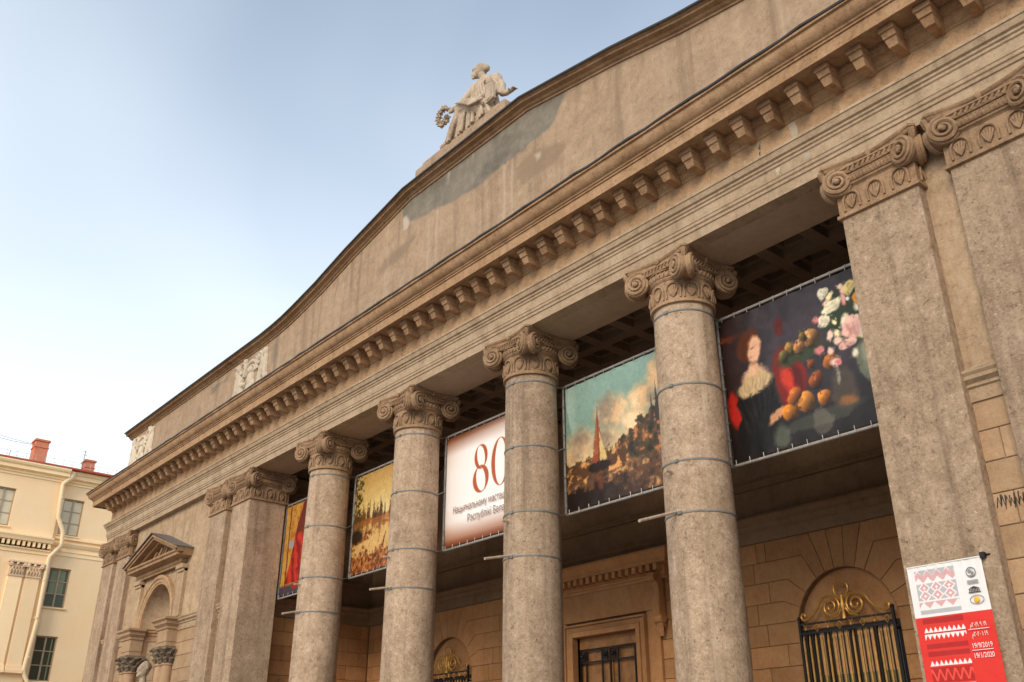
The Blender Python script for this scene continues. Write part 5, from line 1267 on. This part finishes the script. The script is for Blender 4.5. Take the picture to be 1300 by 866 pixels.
for y in ys:
    if y < Y0: continue
    if pb0 is None:
        pb0 = npil(y).build('pilaster', M['nwall'], nb_, ang=0, bevel=.01, loc=(.281,y-2,0))
        kc = MB(); w_ = .74; kc.box(0,.16,-.01,w_+.01,11.68,12.3); kc.box(0,.27,-.1,w_+.1,12.38,12.46); kc.box(0,.2,-.03,w_+.03,11.66,11.72)
        for t in range(5):
            yy_ = .08+.145*t; kc.tube([(.15,yy_,11.74),(.22,yy_,11.9),(.26,yy_,12.0),(.24,yy_,11.97)],[.05,.06,.05,.03],6); 
        for t in range(4):
            yy_ = .15+.145*t; kc.tube([(.16,yy_,11.9),(.22,yy_,12.1),(.27,yy_,12.18),(.25,yy_,12.14)],[.05,.06,.05,.03],6)
        for yy_ in (0.02,w_-.02): kc.tube([(.2,yy_-.06,12.27),(.2,yy_+.06,12.27)],.11,12); kc.tube([(.12,yy_,12.27),(.29,yy_,12.27)],.11,12)
        kc.ball((.24,w_/2,12.3),.08,6)
        caps0 = kc.build('leafy_capital', M['ncap'], pb0, ang=40)
    else:
        p = dup(pb0, nb_, (.281,y-2,0)); dup(caps0, p, (0,0,0))
# windows
protos = {}
for ri,(z0_,z1_) in enumerate(rows):
    for c in cols:
        x = xface(c)-NXW
        if ri not in protos:
            H_ = z1_-z0_; fm = MB(); e = .07
            fm.box(-.22,-.13,-.56,-.56+e,0,H_); fm.box(-.22,-.13,.56-e,.56,0,H_); fm.box(-.22,-.13,-.56+e,.56-e,0,e); fm.box(-.22,-.13,-.56+e,.56-e,H_-e,H_)
            fm.box(-.21,-.12,-.045,.045,e,H_-e)
            for t in (.35,.67): fm.box(-.205,-.14,-.56+e,-.045,H_*t-.025,H_*t+.025); fm.box(-.205,-.14,.045,.56-e,H_*t-.025,H_*t+.025)
            f0 = fm.build('window', M['nframe'], nb_, ang=0, loc=(x,c-2,z0_))
            pn = MB(); pn.box(-.19,-.18,-.5,.5,.05,H_-.05); p_ = pn.build('pane', (M['npaned'] if ri >= 2 else M['npane']), f0, ang=0)
            sl_ = MB(); sl_.box(-.2,.09,-.62,.62,-.07,0); s0 = sl_.build('sill', M['ntrim'], f0, ang=0)
            cb = MB()
            if ri == 0: cb.box(-.172,-.168,-.49,.49,.1,H_-.1)
            elif ri == 1: cb.box(-.172,-.168,-.4,.35,.75,H_-.1)
            else: cb.box(-.172,-.168,.3,.36,.1,H_-.1)
            b0_ = cb.build('blind', M['blind'] if ri == 0 else M['greenblind'], f0, ang=0)
            protos[ri] = (f0,p_,s0,b0_)
        else:
            f0,p_,s0,b0_ = protos[ri]; f = dup(f0, nb_, (x,c-2,z0_))
            for q in (p_,s0,b0_): dup(q, f, (0,0,0))
# roof, chimneys, pipe, snow rail
rf = MB(); rf.prism([(NXW+.75,17.86),(NXW+.75,17.95),(NXW-7,20.2),(NXW-14,17.95),(NXW-14,17.86)], lambda a,b,d: (a,d,b), Y0,Y1)
sh_(rf); rfo = rf.build('roof', M['nroof'], nb_, ang=0)
def chim(y0_,y1_,zt,xb):
    cm = MB(); cm.box(xb-.8,xb,y0_,y1_,17.9,zt-.12); cm.box(xb-.86,xb+.06,y0_-.06,y1_+.06,zt-.12,zt); cm.box(xb-.84,xb+.04,y0_-.04,y1_+.04,zt-.5,zt-.44)
    c_ = sh_(cm).build('chimney', M['brick'], rfo, ang=0, bevel=.015)
chim(-.06,.66,19.55,NXW-.3); chim(2.84,3.36,18.9,NXW-.3)
sr = MB()
for z in (18.2,18.42): sr.tube([(NXW+.2,Y0,z),(NXW+.2,Y1,z)],.011,5)
y = Y0
while y < Y1:
    sr.tube([(NXW+.2,y,17.95),(NXW+.2,y,18.46)],.011,5); y += .5
sh_(sr).build('snow_guard', M['rail'], nb_, ang=0)
dp = MB(); X_ = NXW+.42
dp.tube([(X_,2.08,17.75),(X_,2.05,17.45),(X_,1.9,17.3),(X_,1.66,17.0),(X_,1.7,15.9),(X_,1.76,15.1),(X_,1.84,14.95),(X_,2.14,14.4),(X_,2.18,14.2),(X_,2.22,13.65),(X_,2.16,13.5),(X_,1.76,12.9),(X_,1.72,12.75),(X_,1.78,9.4),(X_,1.62,7.0),(X_,1.66,6.8),(X_,1.92,6.4),(X_,1.95,.2)],[.2,.17,.13]+[.115]*15,12)
for z in (16.2,11.6,9.6,7.6): dp.lathe([(.13,-.03),(.13,.03)],12,(X_,1.73,z))
sh_(dp).build('downpipe', M['pipe'], nb_, ang=40)
# antenna and wire
an = MB(); an.tube([(0,0,0),(0,0,1.45)],.02,6)
for z in (.95,1.2,1.4): an.tube([(-.02,-.12,z),(.02,.12,z)],.015,5)
an.ball((0,.0,.8),.05,5); tag(an.build('aerial', M['wire'], loc=(NXW-.25,2.68,17.9)), 'thin dark aerial standing beside the smaller red chimney', 'aerial')
wi = MB(); wi.tube([(NXW-.2,-.1,19.1),(NXW+.1,-1.4,19.0),(NXW+.4,-3,19.02),(NXW+1,-8,19.4)],.014,5); wi.tube([(NXW-.2,-.1,19.15),(NXW+.1,-1.4,19.12),(NXW+.4,-3,19.2),(NXW+1,-8,19.7)],.012,5)
tag(wi.build('overhead_wire', M['wire']), 'thin grey wires running left from the taller red chimney', 'wire')
rd = MB(); rd.tube([(0,0,0),(0,.06,.55)],.018,5); tag(rd.build('lightning_rod', M['wire'], loc=(NXW-.1,-1.35,17.95)), 'short dark rod on the red roof left of the taller chimney', 'rod')
